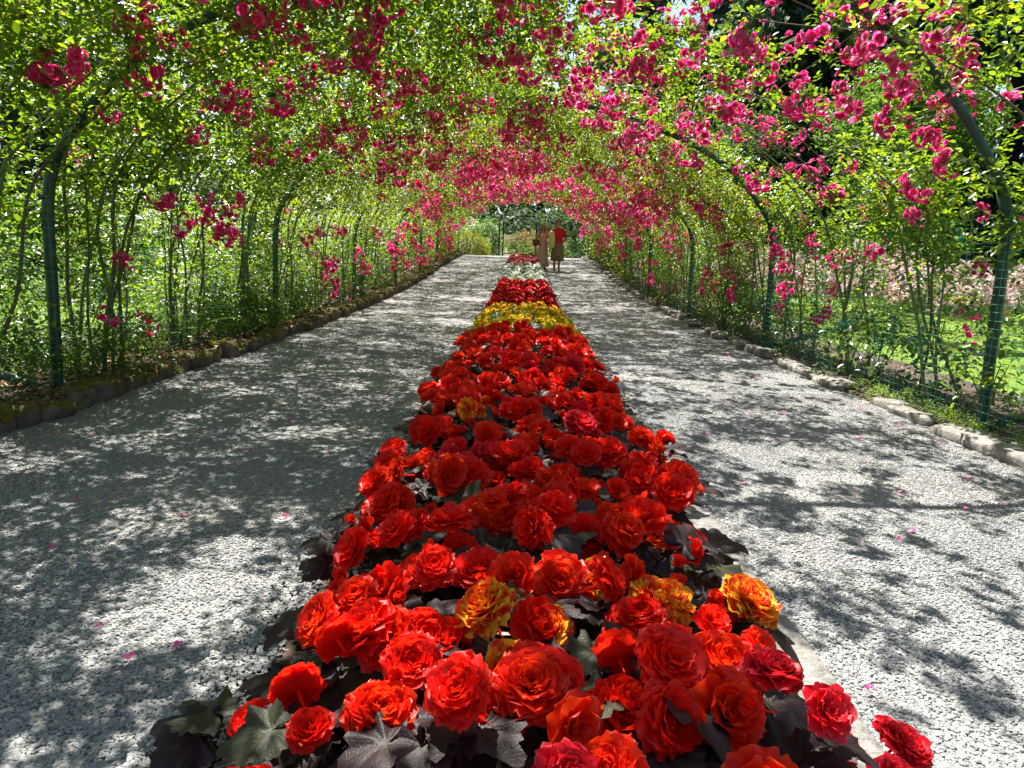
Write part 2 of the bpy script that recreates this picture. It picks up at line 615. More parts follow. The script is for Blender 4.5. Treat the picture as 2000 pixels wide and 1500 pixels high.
def stone_mesh(seed, mt, rough=.13):
    r = np.random.default_rng(seed)
    # a cube with 3x3 grid faces, pushed towards a rounded block, uneven
    import bmesh
    bm = bmesh.new()
    bmesh.ops.create_cube(bm, size=1)
    bmesh.ops.subdivide_edges(bm, edges=bm.edges[:], cuts=3, use_grid_fill=True)
    V = np.array([v.co[:] for v in bm.verts])
    d = norm(V) * .62
    V2 = V * .62 + d * .38
    V2 += (vnoise(V + seed * 3.1, 2.2)[:, None] - .5) * norm(V) * rough * 2.2 + r.normal(size=V.shape) * rough * .1
    for v, p in zip(bm.verts, V2):
        v.co = p
    bmesh.ops.triangulate(bm, faces=bm.faces[:])
    me = bpy.data.meshes.new('stone')
    bm.to_mesh(me); bm.free()
    me.materials.append(mt)
    for p in me.polygons: p.use_smooth = True
    return me


mossy = [stone_mesh(20 + i, M['stone_moss']) for i in range(6)]
bare = [stone_mesh(40 + i, M['stone']) for i in range(6)]


def kerb(name, x, meshes, h, y0, y1, lr, wr, seed, gap=.0):
    r = random.Random(seed)
    root = link(name, None)
    root['kind'] = 'structure'
    y = y0
    while y < y1:
        l = r.uniform(*lr)
        if r.random() >= gap:
            hh = h * r.uniform(.75, 1.25)
            link('stone', r.choice(meshes), root, (x + r.uniform(-.03, .03), y + l / 2, float(gz(y + l / 2)) + hh * .30),
                 (r.uniform(-.08, .08), r.uniform(-.08, .08), r.uniform(-.09, .09)), (r.uniform(*wr), l * 1.06, hh))
        y += l
    return root


kerb('left_stone_kerb', PL - .02, mossy, .16, 1.0, 36, (.13, .42), (.15, .27), 1, .05)
kerb('right_stone_kerb', PR + .04, bare, .10, 1.0, 36, (.16, .48), (.12, .24), 2, .28)

root = link('flower_bed_kerb', None)
root['kind'] = 'structure'
slabs = [stone_mesh(60 + i, M['concrete'], .07) for i in range(4)]
for side in (-1, 1):
    y = .3
    while y < 29.5:
        l = random.uniform(.75, 1.1)
        zt = .012 if side > 0 else -.012
        link('concrete_edging', random.choice(slabs), root, (BX + side * .745, y + l / 2, float(gz(y + l / 2)) + zt - .03), (random.uniform(-.01, .01), random.uniform(-.02, .02), random.uniform(-.012, .012)), (.15, l * 1.07, .10))
        y += l

# pebbles on the path: scattered by geometry nodes
def pebble_obj(seed):
    me = stone_mesh(seed, M['pebble'], .16)
    r = np.random.default_rng(seed)
    import bmesh
    bm = bmesh.new()
    bmesh.ops.create_icosphere(bm, subdivisions=1, radius=.5)
    for v in bm.verts:
        v.co = Vector(v.co) * r.uniform(.78, 1.15)
        v.co.x *= 1.25; v.co.z *= .62
    me = bpy.data.meshes.new('pebble')
    bm.to_mesh(me); bm.free()
    me.materials.append(M['pebble'])
    return bpy.data.objects.new('pebble', me)


def scatter(name, pts, sources, smin, smax, maxtilt=6.28):
    me = bpy.data.meshes.new(name)
    me.vertices.add(len(pts))
    me.vertices.foreach_set('co', np.asarray(pts, np.float32).ravel())
    o = link(name, me)
    g = bpy.data.node_groups.new(name, 'GeometryNodeTree')
    g.interface.new_socket('Geometry', in_out='INPUT', socket_type='NodeSocketGeometry')
    g.interface.new_socket('Geometry', in_out='OUTPUT', socket_type='NodeSocketGeometry')
    gi = g.nodes.new('NodeGroupInput'); go = g.nodes.new('NodeGroupOutput')
    ip = g.nodes.new('GeometryNodeInstanceOnPoints')
    jn = g.nodes.new('GeometryNodeJoinGeometry')
    for s in sources:
        oi = g.nodes.new('GeometryNodeObjectInfo')
        oi.inputs['Object'].default_value = s
        oi.inputs['As Instance'].default_value = True
        g.links.new(oi.outputs['Geometry'], jn.inputs[0])
    rv = g.nodes.new('FunctionNodeRandomValue'); rv.data_type = 'FLOAT_VECTOR'
    rv.inputs[0].default_value = (-maxtilt, -maxtilt, 0); rv.inputs[1].default_value = (maxtilt, maxtilt, 6.28)
    rs = g.nodes.new('FunctionNodeRandomValue'); rs.data_type = 'FLOAT'
    rs.inputs[2].default_value = smin; rs.inputs[3].default_value = smax
    rs.inputs['Seed'].default_value = 7
    ri = g.nodes.new('FunctionNodeRandomValue'); ri.data_type = 'INT'
    ri.inputs[4].default_value = 0; ri.inputs[5].default_value = len(sources) - 1
    ri.inputs['Seed'].default_value = 3
    g.links.new(gi.outputs[0], ip.inputs['Points'])
    g.links.new(jn.outputs[0], ip.inputs['Instance'])
    ip.inputs['Pick Instance'].default_value = True
    g.links.new(ri.outputs[2], ip.inputs['Instance Index'])
    g.links.new(rv.outputs[0], ip.inputs['Rotation'])
    g.links.new(rs.outputs[1], ip.inputs['Scale'])
    g.links.new(ip.outputs[0], go.inputs[0])
    md = o.modifiers.new('scatter', 'NODES'); md.node_group = g
    return o


peb = [pebble_obj(100 + i) for i in range(6)]
n = 520000
Y = .9 + (11 - .9) * rng.random(n) ** 1.35
X = rng.uniform(-1, 1, n) * np.minimum(3.0, .78 * Y + .35)
keep = (np.abs(X - BX) > .66) & (X > PL + .02) & (X < PR - .02)
# the kerb of the bed stays mostly bare on its right side, gravel spills over it on the left
on = (X - BX > .66) & (X - BX < .85)
keep &= ~(on & (rng.random(n) > .7))
on = (BX - X > .66) & (BX - X < .82)
keep &= ~(on & (rng.random(n) > .95))
keep &= rng.random(n) < np.clip(1.25 - Y / 11, 0, 1)
X, Y = X[keep], Y[keep]
kp = rng.random(len(X)) < np.clip((vnoise(np.stack([X, Y, X * 0], -1), 1.7) - .18) * 2.6, .25, 1)
X, Y = X[kp], Y[kp]
PG = np.stack([X, Y, pathz(X, Y) + .0018 + rng.uniform(-.0015, .0015, len(X)) + np.where((np.abs(X - BX) < .84) & (np.abs(X - BX) > .66), .024, 0)], -1)
nearp = Y < rng.uniform(2.0, 3.4, len(Y))
tag(scatter('gravel', PG[nearp], peb, .0055, .0145, .4), 'grey gravel chips strewn over the near garden path', 'gravel', kind='stuff')
tag(scatter('gravel', PG[~nearp], peb, .0045, .0105, .35), 'finer grey gravel farther along the garden path', 'gravel', kind='stuff')
n = 5200
Y = .8 + 6 * rng.random(n); X = BX + rng.choice([-1, 1], n) * rng.uniform(.42, .72, n)
tag(scatter('soil_pebbles', np.stack([X, Y, gz(Y) + .035 + rng.uniform(-.004, .004, n) - .025 * np.clip((np.abs(X - BX) - .5) / .2, 0, 1)], -1), peb, .007, .022, .6), 'small stones in the soil along the rim of the flower bed', 'gravel', kind='stuff')

# ------------------------------------------------------------------ arches
AW = 3.17
PROF = np.array([(AW + .03, -.1), (AW + .01, .6), (AW, 1.44), (AW - .04, 1.60), (AW - .16, 1.76), (2.70, 2.13), (2.28, 2.43), (1.75, 2.66), (1.15, 2.86), (.55, 2.98), (0, 3.02)])


def profile():
    r = PROF
    l = r[::-1][1:] * [-1, 1]
    p = np.concatenate([r, l])[::-1]          # from left foot to right foot
    # smooth resample
    d = np.r_[0, np.cumsum(np.linalg.norm(np.diff(p, axis=0), axis=1))]
    s = np.linspace(0, d[-1], 81)
    q = np.stack([np.interp(s, d, p[:, 0]), np.interp(s, d, p[:, 1])], -1)
    for _ in range(3):
        q[1:-1] = (q[:-2] + 2 * q[1:-1] + q[2:]) / 4
    return q, d[-1]


PF, PLEN = profile()


def pf(s):
    """point of the tunnel section, s in 0..1 from left foot over the top to the right foot"""
    k = np.clip(s, 0, 1) * 80
    return np.interp(k, np.arange(81), PF[:, 0]), np.interp(k, np.arange(81), PF[:, 1])


def pfn(s):
    x0, z0 = pf(s - .01); x1, z1 = pf(s + .01)
    tx, tz = x1 - x0, z1 - z0
    l = np.hypot(tx, tz) + 1e-9
    return -tz / l, tx / l        # outward normal


ARCH_Y = [.4, 4.85, 9.3, 13.7, 18.2, 22.6, 27.0, 31.4, 35.8]
ordn = ['overhead', 'nearest', 'second', 'third', 'fourth', 'fifth', 'sixth', 'seventh', 'farthest']
for i, ay in enumerate(ARCH_Y):
    z0 = float(gz(ay))
    a = link('garden_arch', None, loc=(0, ay, z0))
    tag(a, {0: 'green steel arch standing beside and over the viewer, in front of the nearest visible one', 1: 'nearest green steel pipe arch whose two stout posts frame the path with ground braces'}.get(i, f'green steel pipe arch over the path, {ordn[i]} from the front of the tunnel'), 'arch', 'green pipe arches of the rose tunnel')
    k0 = 14
    P3 = np.stack([PF[:, 0], np.zeros(81), PF[:, 1]], -1)
    if i == 1: P3[:, 2] += .17 * np.exp(-((P3[:, 0] - 2.0) / .8) ** 2)
    tube_obj('post', P3[:k0], .037, M['pipe'], a, 12)
    tube_obj('post', P3[-k0:], .037, M['pipe'], a, 12)
    tube_obj('hoop', P3[k0 - 1:81 - k0 + 1], .030, M['pipe'], a, 12)
    for s in (-1, 1):
        tube_obj('brace', [(s * (AW + .03), .02, .03), (s * (AW + .35), .03, .14), (s * (AW + .8), .04, .26)], .032, M['pipe'], a, 10)
        for zc in ((1.38, .92, .30) if i < 4 else (1.38,)):
            tube_obj('clamp', [(s * (AW + .008), 0, zc - .012), (s * (AW + .008), 0, zc + .012)], .0415, M['pipe'], a, 12)

# ------------------------------------------------------------------ wire mesh fences between the posts
def fence(name, side, label, bays):
    root = link(name, None, loc=(side * (AW - .045), ARCH_Y[bays[0]], float(gz(ARCH_Y[bays[0]]))))
    tag(root, label, 'fence', 'wire mesh fences of the rose tunnel')
    for b_ in bays:
        y0, y1 = ARCH_Y[b_], ARCH_Y[b_ + 1]
        parts = []
        ns = 9
        yy = np.linspace(y0, y1, ns)
        r = random.Random(b_ * 3 + side)
        for k in range(26):
            z = .06 + k * .056
            P = np.stack([np.array([r.uniform(-.006, .006) for _ in yy]), yy - ARCH_Y[bays[0]], gz(yy) - gz(ARCH_Y[bays[0]]) + z + np.array([r.uniform(-.004, .004) for _ in yy]) - .02 * np.sin(np.linspace(0, math.pi, ns)) * (k > 22)], -1)
            V, F = tube(P, .0016, 3, False)
            parts.append((V, F, 0, None))
        y = y0 + .1
        while y < y1:
            g0 = float(gz(y) - gz(ARCH_Y[bays[0]]))
            V, F = tube([(0, y - ARCH_Y[bays[0]], g0 + .04), (r.uniform(-.005, .005), y - ARCH_Y[bays[0]], g0 + .75), (0, y - ARCH_Y[bays[0]], g0 + 1.48)], .0010, 3, False)
            parts.append((V, F, 0, None))
            y += .075
        V, T, mi, _ = joinparts(parts)
        o = link('wire_mesh', big_mesh('wire_mesh', V, T, [M['wire']]), root)
        o['kind'] = 'stuff'


fence('wire_fence', 1, 'green welded wire mesh fence strung between the arch posts, lawn showing through', range(0, 5))
fence('wire_fence', -1, 'green wire mesh fence between the arch posts, above the moss-topped stones', range(0, 5))

# straight training wires along the tunnel, over the hoops
for s, lab in ((.30, 'thin wire strung along the tunnel over the left shoulder of the hoops'), (.405, 'thin wire strung along the roof of the tunnel left of its crown'),
               (.555, 'thin wire strung along the roof just right of its crown'), (.635, 'pale taut wire strung from hoop to hoop against the dark conifers'), (.70, 'pale taut wire below the others on the sloping right roof'), (.775, 'thin wire strung along the right knees of the arches')):
    x, z = pf(s)
    nx, nz = pfn(s)
    pts = []
    for ay, by in zip(ARCH_Y[:-1], ARCH_Y[1:]):
        for f in (0, .25, .5, .75):
            yy = ay + (by - ay) * f
            pts.append((x + nx * .04, yy, z + nz * .04 + float(gz(yy)) - .05 * math.sin(f * math.pi)))
    o = tube_obj('training_wire', pts, .0017, M['steel_wire'], None, 4, False)
    tag(o, lab, 'wire', 'training wires along the rose tunnel')

# ------------------------------------------------------------------ climbing roses
def clusterm(seed, nf, near):
    """a truss of small double roses on short stalks; grows along +Z, about 0.08 m in radius"""
    r = np.random.default_rng(seed)
    parts = []
    d = rdir(nf * 3, r)
    d = d[d[:, 2] > -.35][:nf]
    rr = r.uniform(.045, .080, len(d))
    C = d * rr[:, None] + np.array([0, 0, .03])
    nf = len(d)
    fr = r.uniform(.020, .031, nf) * (1 if near else 1.2)
    for ring, (cnt, ln, el) in enumerate(((5, 1.0, .15), (5, .8, .6), (4, .55, 1.05)) if near else ((5, 1.0, .35),)):
        A = norm(np.cross(d, rdir(nf, r))); B = np.cross(d, A)
        for k in range(cnt):
            ph = 2 * math.pi * (k + ring * .5) / cnt + r.uniform(-.15, .15, nf)
            out = A * np.cos(ph)[:, None] + B * np.sin(ph)[:, None]
            e = el + r.uniform(-.2, .2, nf)
            D = out * np.cos(e)[:, None] + d * np.sin(e)[:, None]
            Nn = -out * np.sin(e)[:, None] + d * np.cos(e)[:, None]
            V, F = leaves(C, D, Nn, fr * ln, fr * ln * 1.25, 'oval' if near else 'rhomb', .35, -.15)
            parts.append((V, F, 0, None))
    A = norm(np.cross(d, rdir(nf, r))); B = np.cross(d, A)
    if near:
        th = np.arange(5) * 2 * math.pi / 5
        cc = C + d * .0065
        V = (cc[:, None] + .0042 * (A[:, None] * np.cos(th)[None, :, None] + B[:, None] * np.sin(th)[None, :, None]))
        V = np.concatenate([V, (cc + d * .002)[:, None]], 1).reshape(-1, 3)
        F = (np.array([[5, k, (k + 1) % 5] for k in range(5)])[None] + (np.arange(nf) * 6)[:, None, None]).reshape(-1, 3)
        parts.append((V, F, 1, None))
    # stalks and a few leaflets
    st = np.array([0, 0, -.05])
    for k in range(nf):
        if near or k % 3 == 0:
            V, F = tube([st, (C[k] + st) / 2 + (0, 0, -.006), C[k]], .0012, 3, False)
            parts.append((V, F, 2, None))
    V, F = leaves(st + rdir(8, r) * .012, rdir(8, r) * [1, 1, .4], np.tile([0, 0, 1.0], (8, 1)), .034, .022, 'rhomb')
    parts.append((V, F, 2, None))
    V, T, mi, _ = joinparts(parts)
    return V, T, mi


NEARC = [big_mesh('rose_cluster', *[x for x in clusterm(200 + i, 7 + 3 * i, True)[:2]], [M['rose_petal'], M['rose_eye'], M['rose_leaf']], clusterm(200 + i, 7 + 3 * i, True)[2]) for i in range(5)]
FARC = [big_mesh('rose_cluster', *[x for x in clusterm(220 + i, 8 + 3 * i, False)[:2]], [M['rose_petal'], M['rose_eye'], M['rose_leaf']], clusterm(220 + i, 8 + 3 * i, False)[2]) for i in range(4)]


def dens(s, y, P):
    """share of full leaf cover at tunnel position (s, y)"""
    x = P[:, 0]
    left = s < .5
    d = np.where(left, .95, .8)
    wall = (s < .19) | (s > .81)
    d = np.where(wall & left, .50, d)
    d = np.where(wall & ~left, .60, d)
    low = (s > .88) & (y > 3.2) & (y < 9.3)
    d = np.where(low, .33, d)
    # open right roof of the near bays
    open_r = (x > .25) & (y < 9.0) & ~wall
    d = np.where(open_r, .34, d)
    d = np.where((x > .9) & (y >= 9.0) & (y < 12) & ~wall, .62, d)
    d = np.where((y > 12.5), np.where(wall, .55, .74), d)
    d = np.where((y < 4.6) & left & ~wall, .88, d)
    d = np.where((y < 4.6) & ~left & ~wall, .30, d)
    d = np.where((y < 3.6) & wall, .35, d)
    nz = vnoise(P, .8) * .45 + vnoise(P, 2.6) * .55
    return np.clip(d * 1.12 + (nz - .5) * 3.6, 0, 1) * np.clip(d * 1.5, 0, 1)


def make_rose(side, yb, y0, y1, label):
    """one climbing rose at the foot of the tunnel wall; it covers its half of the arch between y0 and y1"""
    near = yb < 10
    far = yb > 17
    root = link('climbing_rose', None, loc=(side * (AW + .22), yb, float(gz(yb)) + .05))
    ox, oy, oz = root.location
    tag(root, label, 'climbing rose', 'climbing roses trained over the arches')
    # canes
    nc = (9 if side < 0 else 5) if near else (5 if not far else 3)
    for k in range(nc):
        top = rng.uniform(.30, .52) if side < 0 else rng.uniform(.2, .42)
        u = np.linspace(.015, top, 22)
        s = u if side < 0 else 1 - u
        x, z = pf(s)
        nx, nz = pfn(s)
        off = rng.uniform(-.10, .16) * np.sin(np.linspace(0, math.pi, 22)) + rng.uniform(.02, .26) * (1 - np.linspace(0, 1, 22)) ** 2 + .03 * np.sin(u * 30 + k)
        yy = yb + rng.uniform(-.22, .22) + rng.uniform(-.7, 1.3) * np.linspace(0, 1, 22) ** 1.2 + .06 * np.sin(u * 22 + k * 2) + .03 * np.sin(u * 60 + k)
        P = np.stack([x + nx * off, yy, z + nz * off + gz(yy)], -1) - (ox, oy, oz)
        P[0, 2] = -.1
        rr = rng.uniform(.007, .019) if near else rng.uniform(.010, .016)
        o = tube_obj('cane', P, np.linspace(rr, .004, 22), M['cane'] if rng.random() < .6 else M['green_cane'], root, 6 if near else 4)
    # leafy shoots
    area = (y1 - y0) * PLEN / 2
    per = {0: 165, 1: 140, 2: 75}[0 if near else (1 if not far else 2)]
    n0 = int(area * per)
    u = rng.uniform(.03, .5, n0)
    s = u if side < 0 else 1 - u
    y = rng.uniform(y0 - .1, y1 + .1, n0)
    x, z = pf(s)
    nx, nz = pfn(s)
    off = rng.normal(.06, .10, n0) + rng.uniform(0, .18, n0) * (u < .2)
    P = np.stack([x + nx * off, y, z + nz * off + gz(y)], -1)
    keep = rng.random(n0) < dens(s, y, P)
    P, u = P[keep], u[keep]
    nn_ = np.stack([nx, np.zeros(n0), nz], -1)[keep]
    n = len(P)
    T = rdir(n) + nn_ * rng.uniform(-1.0, .9, n)[:, None] + np.array([0, 0, .25])
    ll = {True: .053}.get(near, .055 if not far else .085)
    V, F = shoots(P, T, rng.uniform(.12, .36, n), 5 if near else 4, ll, shape='oval' if yb < 7.5 else 'rhomb', compound=5 if not far else 3)
    V = V - (ox, oy, oz)
    o = link('foliage', big_mesh('foliage', V, F, [M['rose_leaf'] if near else M['rose_leaf_far']]), root)
    o['kind'] = 'stuff'
    # flower trusses
    def fd(u, y):
        x = side * (1 if True else 1)
        if side > 0:
            base = 6.5 if y > 4.6 else 2.6
            if u < .2: base *= .42
        else:
            base = 3.2 if y > 9 else 3.6
            if u > .36: base *= 2.3
            if u < .2: base *= .5
        if y < 10 and u > .3: base *= 1.35
        if side > 0 and abs(y - 4.85) < .5 and .25 < u < .42: base *= 2.5
        if y > 12 and u > .3: base *= .55 if side < 0 else .32
        if y > 20: base *= .75
        if y > 12 and u < .28: base *= .5
        return base
    nmax = int(area * 16)
    for _ in range(nmax):
        u = rng.uniform(.05, .5); y = rng.uniform(y0, y1)
        s = u if side < 0 else 1 - u
        x, z = pf(s); nx, nz = pfn(s)
        cl = vnoise(np.array([[x, y, z]]), 1.4)[0]
        if rng.random() > fd(u, y) / 7 * np.clip((cl - .30) * 4.2, 0, 3): continue
        inward = rng.random() < (.72 if side < 0 else .5)
        off = -rng.uniform(.08, .30) if inward else rng.uniform(.04, .22)
        p = np.array([x + nx * off, y, z + nz * off + float(gz(y))]) - (ox, oy, oz)
        d = Vector((nx, 0, nz)) * (-1 if inward else 1) + Vector(tuple(rng.normal(size=3) * .55))
        if u > .2: d.z += .1
        q = d.to_track_quat('Z', 'Y').to_euler()
        me = NEARC[rng.integers(5)] if y < 13 else FARC[rng.integers(4)]
        link('blossom_cluster', me, root, p, q, float(rng.uniform(.8, 1.5)) * (1.1 if y < 13 else 1.5))


words = ['ahead of the nearest arch', 'just behind the nearest arch', 'midway between the nearest and the second arch', 'just before the second arch']
EDG = [.2, 1.9, 3.4, 4.9, 6.3, 7.8, 9.3, 10.8, 12.3, 13.8, 15.3, 17, 19, 21, 23, 25, 27, 29.5, 32, 34.5, 36.2]
where = ['closest to the viewer', 'two steps in front of the nearest arch', 'right in front of the nearest arch', 'just behind the nearest arch', 'midway between nearest and second arch', 'just in front of the second arch',
         'just behind the second arch', 'midway between second and third arch', 'just in front of the third arch', 'just behind the third arch', 'midway between third and fourth arch',
         'at the fourth arch', 'between fourth and fifth arch', 'in front of the fifth arch', 'behind the fifth arch', 'in front of the sixth arch', 'at the sixth arch', 'behind the sixth arch', 'at the seventh arch', 'at the far end of the tunnel']
for i in range(len(EDG) - 1):
    y0, y1 = EDG[i], EDG[i + 1]
    make_rose(-1, (y0 + y1) / 2, y0, y1, f'pink-flowered climbing rose, shady left wall, {where[i]}')
    make_rose(1, (y0 + y1) / 2, y0, y1, f'crimson-flowered climbing rose, sunny right wall, {where[i]}')

# teal ties
def tie_mesh(seed):
    r = np.random.default_rng(seed)
    parts = []
    for k in range(3):
        a = r.uniform(0, 6.28)
        n = 7
        tt = np.linspace(0, 1, n)
        L = r.uniform(.04, .11)
        P = np.stack([L * tt * math.cos(a), .012 * np.sin(tt * 6 + k), L * tt * math.sin(a) - .04 * tt * tt], -1)
        off = np.array([0, .3, 1.0]) * .009
        V = np.concatenate([P - off, P + off])
        F = [[i, i + 1, n + i + 1] for i in range(n - 1)] + [[i, n + i + 1, n + i] for i in range(n - 1)]
        parts.append((V, np.array(F), 0, None))
    V, F = tube([(-.014, 0, -.01), (.012, .006, 0), (.014, 0, .012), (-.01, -.004, .01), (-.014, 0, -.01)], .005, 4, False)
    parts.append((V, F, 0, None))
    V, T, mi, _ = joinparts(parts)
    return big_mesh('plant_tie', V, T, [M['tie']])


ties = [tie_mesh(i) for i in range(4)]
tiepos = [(3.17, 6.4, 1.40, 'big teal tape tie fluttering right of the middle fence bay at eye height'), (3.2, 5.4, 1.32, 'teal tape tie knotted next to the right post of the nearest arch'),
          (3.16, 5.9, 1.12, 'teal tape tie low on the right fence among green leaves'), (3.18, 7.6, 1.12, 'teal ribbon tie hanging near the second right post'),
          (3.15, 8.9, .95, 'long teal tie pulled flat along the right mesh'), (3.15, 7.0, .55, 'lowest teal tie on the right mesh, close to the soil'),
          (-3.2, 7.9, 1.50, 'teal tape tie on the left wall among upright canes'), (-3.2, 9.7, 1.0, 'teal tie beside the second left post'), (-3.16, 8.6, 1.42, 'teal tie high on a left-hand cane before the second arch'),
          (-2.4, 5.1, 2.45, 'teal tie up on the left shoulder of the nearest arch'), (1.65, 9.35, 2.86, 'teal tie on the crown of the second arch, right half'), (2.5, 9.4, 2.35, 'teal tie lower on the right slope of the second arch')]
for i, (x, y, z, lab) in enumerate(tiepos):
    o = link('plant_tie', ties[i % 4], None, (x, y, z), (0, 0, i * 1.3), 1.2)
    tag(o, lab, 'plant tie', 'teal plant ties on canes and wires')

# ------------------------------------------------------------------ begonias
def bloom(seed, nu, nv, kind):
    """double begonia flower of radius 1 opening along +Z"""
    r = np.random.default_rng(seed)
    if kind == 'full':
        rings = [(7, 1.0, -.08), (7, .98, .10), (8, .90, .26), (8, .80, .42), (7, .68, .58), (7, .56, .76), (6, .44, .95), (5, .32, 1.12), (3, .2, 1.35)]
    elif kind == 'open':
        rings = [(5, 1.0, .0), (5, .98, .25), (5, .86, .55), (4, .66, .85), (4, .46, 1.1), (3, .25, 1.3)]
    else:
        rings = [(3, .8, 1.0), (3, .78, 1.25), (2, .7, 1.4)]
    open_ = r.uniform(.7, 1.25)
    rings = [(c_, l_ * r.uniform(.94, 1.06), e_ * open_) for c_, l_, e_ in rings]
    if nu < 6:
        rings = rings[::2] if kind == 'full' else rings[:4]
    parts = []
    for ri, (cnt, ln, el) in enumerate(rings):
        for k in range(cnt):
            ph = 2 * math.pi * (k + .5 * (ri % 2)) / cnt + r.uniform(-.16, .16)
            l = ln * r.uniform(.88, 1.08)
            e0 = el + r.uniform(-.1, .1)
            curl = (-.6 + 1.0 * ri / len(rings)) * r.uniform(.5, 1.5)
            w = l * (1.15 if ri < 4 else .95) * r.uniform(.9, 1.1)
            v = np.linspace(0, 1, nv)
            el_v = e0 + .35 * (1 - v) + curl * v * v * .8
            dv = l / (nv - 1)
            R = np.r_[0, np.cumsum(np.cos(el_v[:-1]) * dv)] + .03
            Z = np.r_[0, np.cumsum(np.sin(el_v[:-1]) * dv)] + .05 * ri * .3
            wid = w * np.clip(1 - (np.abs(v - .60) / .46) ** 2.4, .03, 1) ** .5 * .5
            u = np.linspace(-1, 1, nu)
            U, Vv = np.meshgrid(u, v)
            pr = r.uniform(0, 6.28)
            ruf = .075 * l * (np.sin(U * 5.5 + pr) + .6 * np.sin(U * 9.5 + pr * 2)) * Vv ** 2.2
            rad_ = R[:, None] - .17 * l * (U ** 2) * Vv - .05 * l * Vv ** 4 * np.cos(U * 7 + pr)
            tan_ = wid[:, None] * U
            cup = .22 * l * (U ** 2) * np.sin(Vv * math.pi * .8) * (1 if ri else .4)
            zz = Z[:, None] + cup + ruf
            X = rad_ * math.cos(ph) - tan_ * math.sin(ph)
            Y = rad_ * math.sin(ph) + tan_ * math.cos(ph)
            V = np.stack([X, Y, zz], -1).reshape(-1, 3)
            i = np.arange(nv - 1)[:, None] * nu; j = np.arange(nu - 1)[None]
            q = np.stack([i + j, i + j + 1, i + nu + j + 1, i + nu + j], -1).reshape(-1, 4)
            F = np.concatenate([q[:, [0, 1, 2]], q[:, [0, 2, 3]]])
            parts.append((V, F, 0, {'along': Vv.ravel()}))
    V, F = tube([(0, 0, .02), (0, 0, -.25), (.03, .02, -.5), (.08, .05, -.95)], [.07, .09, .05, .04], 5, False)
    parts.append((V, F, 0, {'along': np.full(len(V), .1)}))
    return joinparts(parts)


def bloom_mesh(seed, nu, nv, kind, mt, vary=0):
    V, T, mi, at = bloom(seed, nu, nv, kind)
    V = V + .05 * (vnoise(V + seed, 2.5)[:, None] - .5) * norm(V)
    return big_mesh('bloom', V, T, [mt], attrs=at, smooth=True)


HI = {}
for col, cnt in (('red', 7), ('scarlet', 5), ('orange', 2), ('picotee', 2), ('crimson', 2), ('yellow', 3), ('gold', 2)):
    hi = col not in ('yellow', 'gold')
    HI[col] = [bloom_mesh(300 + 7 * i + len(col), 7 if hi else 4, 8 if hi else 4, 'full' if i % 3 != 2 else 'open', M['beg_' + col]) for i in range(cnt)]
    HI[col + '_open'] = [bloom_mesh(340 + len(col), 7 if hi else 4, 6 if hi else 4, 'open', M['beg_' + col])]
    HI[col + '_bud'] = [bloom_mesh(360 + len(col), 5, 5, 'bud', M['beg_' + col])]


for col in ('red', 'scarlet', 'orange', 'picotee', 'crimson'):
    HI[col + '_mid'] = [bloom_mesh(380 + 7 * i + len(col), 5, 4, 'full', M['beg_' + col]) for i in range(3)]


def begleaf_mesh(seed, mt, narrow=False):
    r = np.random.default_rng(seed)
    K = 46
    th = np.linspace(-math.pi, math.pi, K, endpoint=False)
    a = np.abs(th)
    if narrow:
        rr = np.interp(a, [0, .25, .6, 1.2, 2.2, 3.14], [1.3, .8, .42, .26, .16, .06])
    else:
        rr = np.interp(a, [0, .22, .5, .95, 1.5, 2.1, 2.7, 3.0, 3.14], [1.08, .88, .72, .74, .60, .56, .50, .32, .06])
        rr = rr * (1 + .12 * np.sign(th) * (a > .3)) + .05 * np.cos(th * 7)
    rr = rr * (1 + np.where(np.arange(K) % 2 == 0, .05, -.05)) + r.uniform(-.02, .02, K)
    rings = [.0, .3, .62, .86, 1]
    V = [[0, 0, 0]]
    vein = [1.0]
    bend = r.uniform(.12, .4); fold = r.uniform(.05, .35); pr = r.uniform(0, 6.28)
    vd = np.array([0, .62, -.62, 1.3, -1.3, 2.1, -2.1])
    near = np.array([int(np.argmin(np.abs(th - d))) for d in vd])
    for f in rings[1:]:
        x = rr * f * np.cos(th); y = rr * f * np.sin(th)
        z = fold * np.abs(y) * .8 - bend * x * x + .05 * f * np.cos(th * 7) + .06 * f ** 3 * np.sin(th * 6 + pr) + .03 * f * f * np.sin(th * 13 + pr) - .12 * f * f * (np.abs(y) ** 2)
        V += list(np.stack([x, y, z], -1))
        vv = np.zeros(K); vv[near] = 1 - .45 * f
        vein += list(vv)
    F = [[0, 1 + k, 1 + (k + 1) % K] for k in range(K)]
    for q in range(len(rings) - 2):
        b0 = 1 + q * K; b1 = b0 + K
        for k in range(K):
            k2 = (k + 1) % K
            F += [[b0 + k, b1 + k, b1 + k2], [b0 + k, b1 + k2, b0 + k2]]
    n0 = len(V)
    Vt, Ft = tube([(0, 0, -.01), (-.3, 0, -.25), (-.75, .03, -1.0)], [.03, .03, .035], 4, False)
    V = np.concatenate([np.array(V), Vt]); F = np.concatenate([np.array(F), Ft + n0])
    return big_mesh('leaf', V, F, [mt], attrs={'vein': np.concatenate([vein, np.zeros(len(Vt))])}, smooth=True)


LF = [begleaf_mesh(400 + i, M['beg_leaf']) for i in range(6)]
LFO = [begleaf_mesh(420 + i, M['beg_leaf_olive']) for i in range(2)]
LFG = [begleaf_mesh(430 + i, M['shrub_leaf']) for i in range(2)]
LFN = [begleaf_mesh(440 + i, M['green_leaf'], True) for i in range(2)]


def face_rot(d, spin):
    q = Vector(d).to_track_quat('Z', 'Y')
    return (q.to_matrix() @ Matrix.Rotation(spin, 3, 'Z')).to_euler()


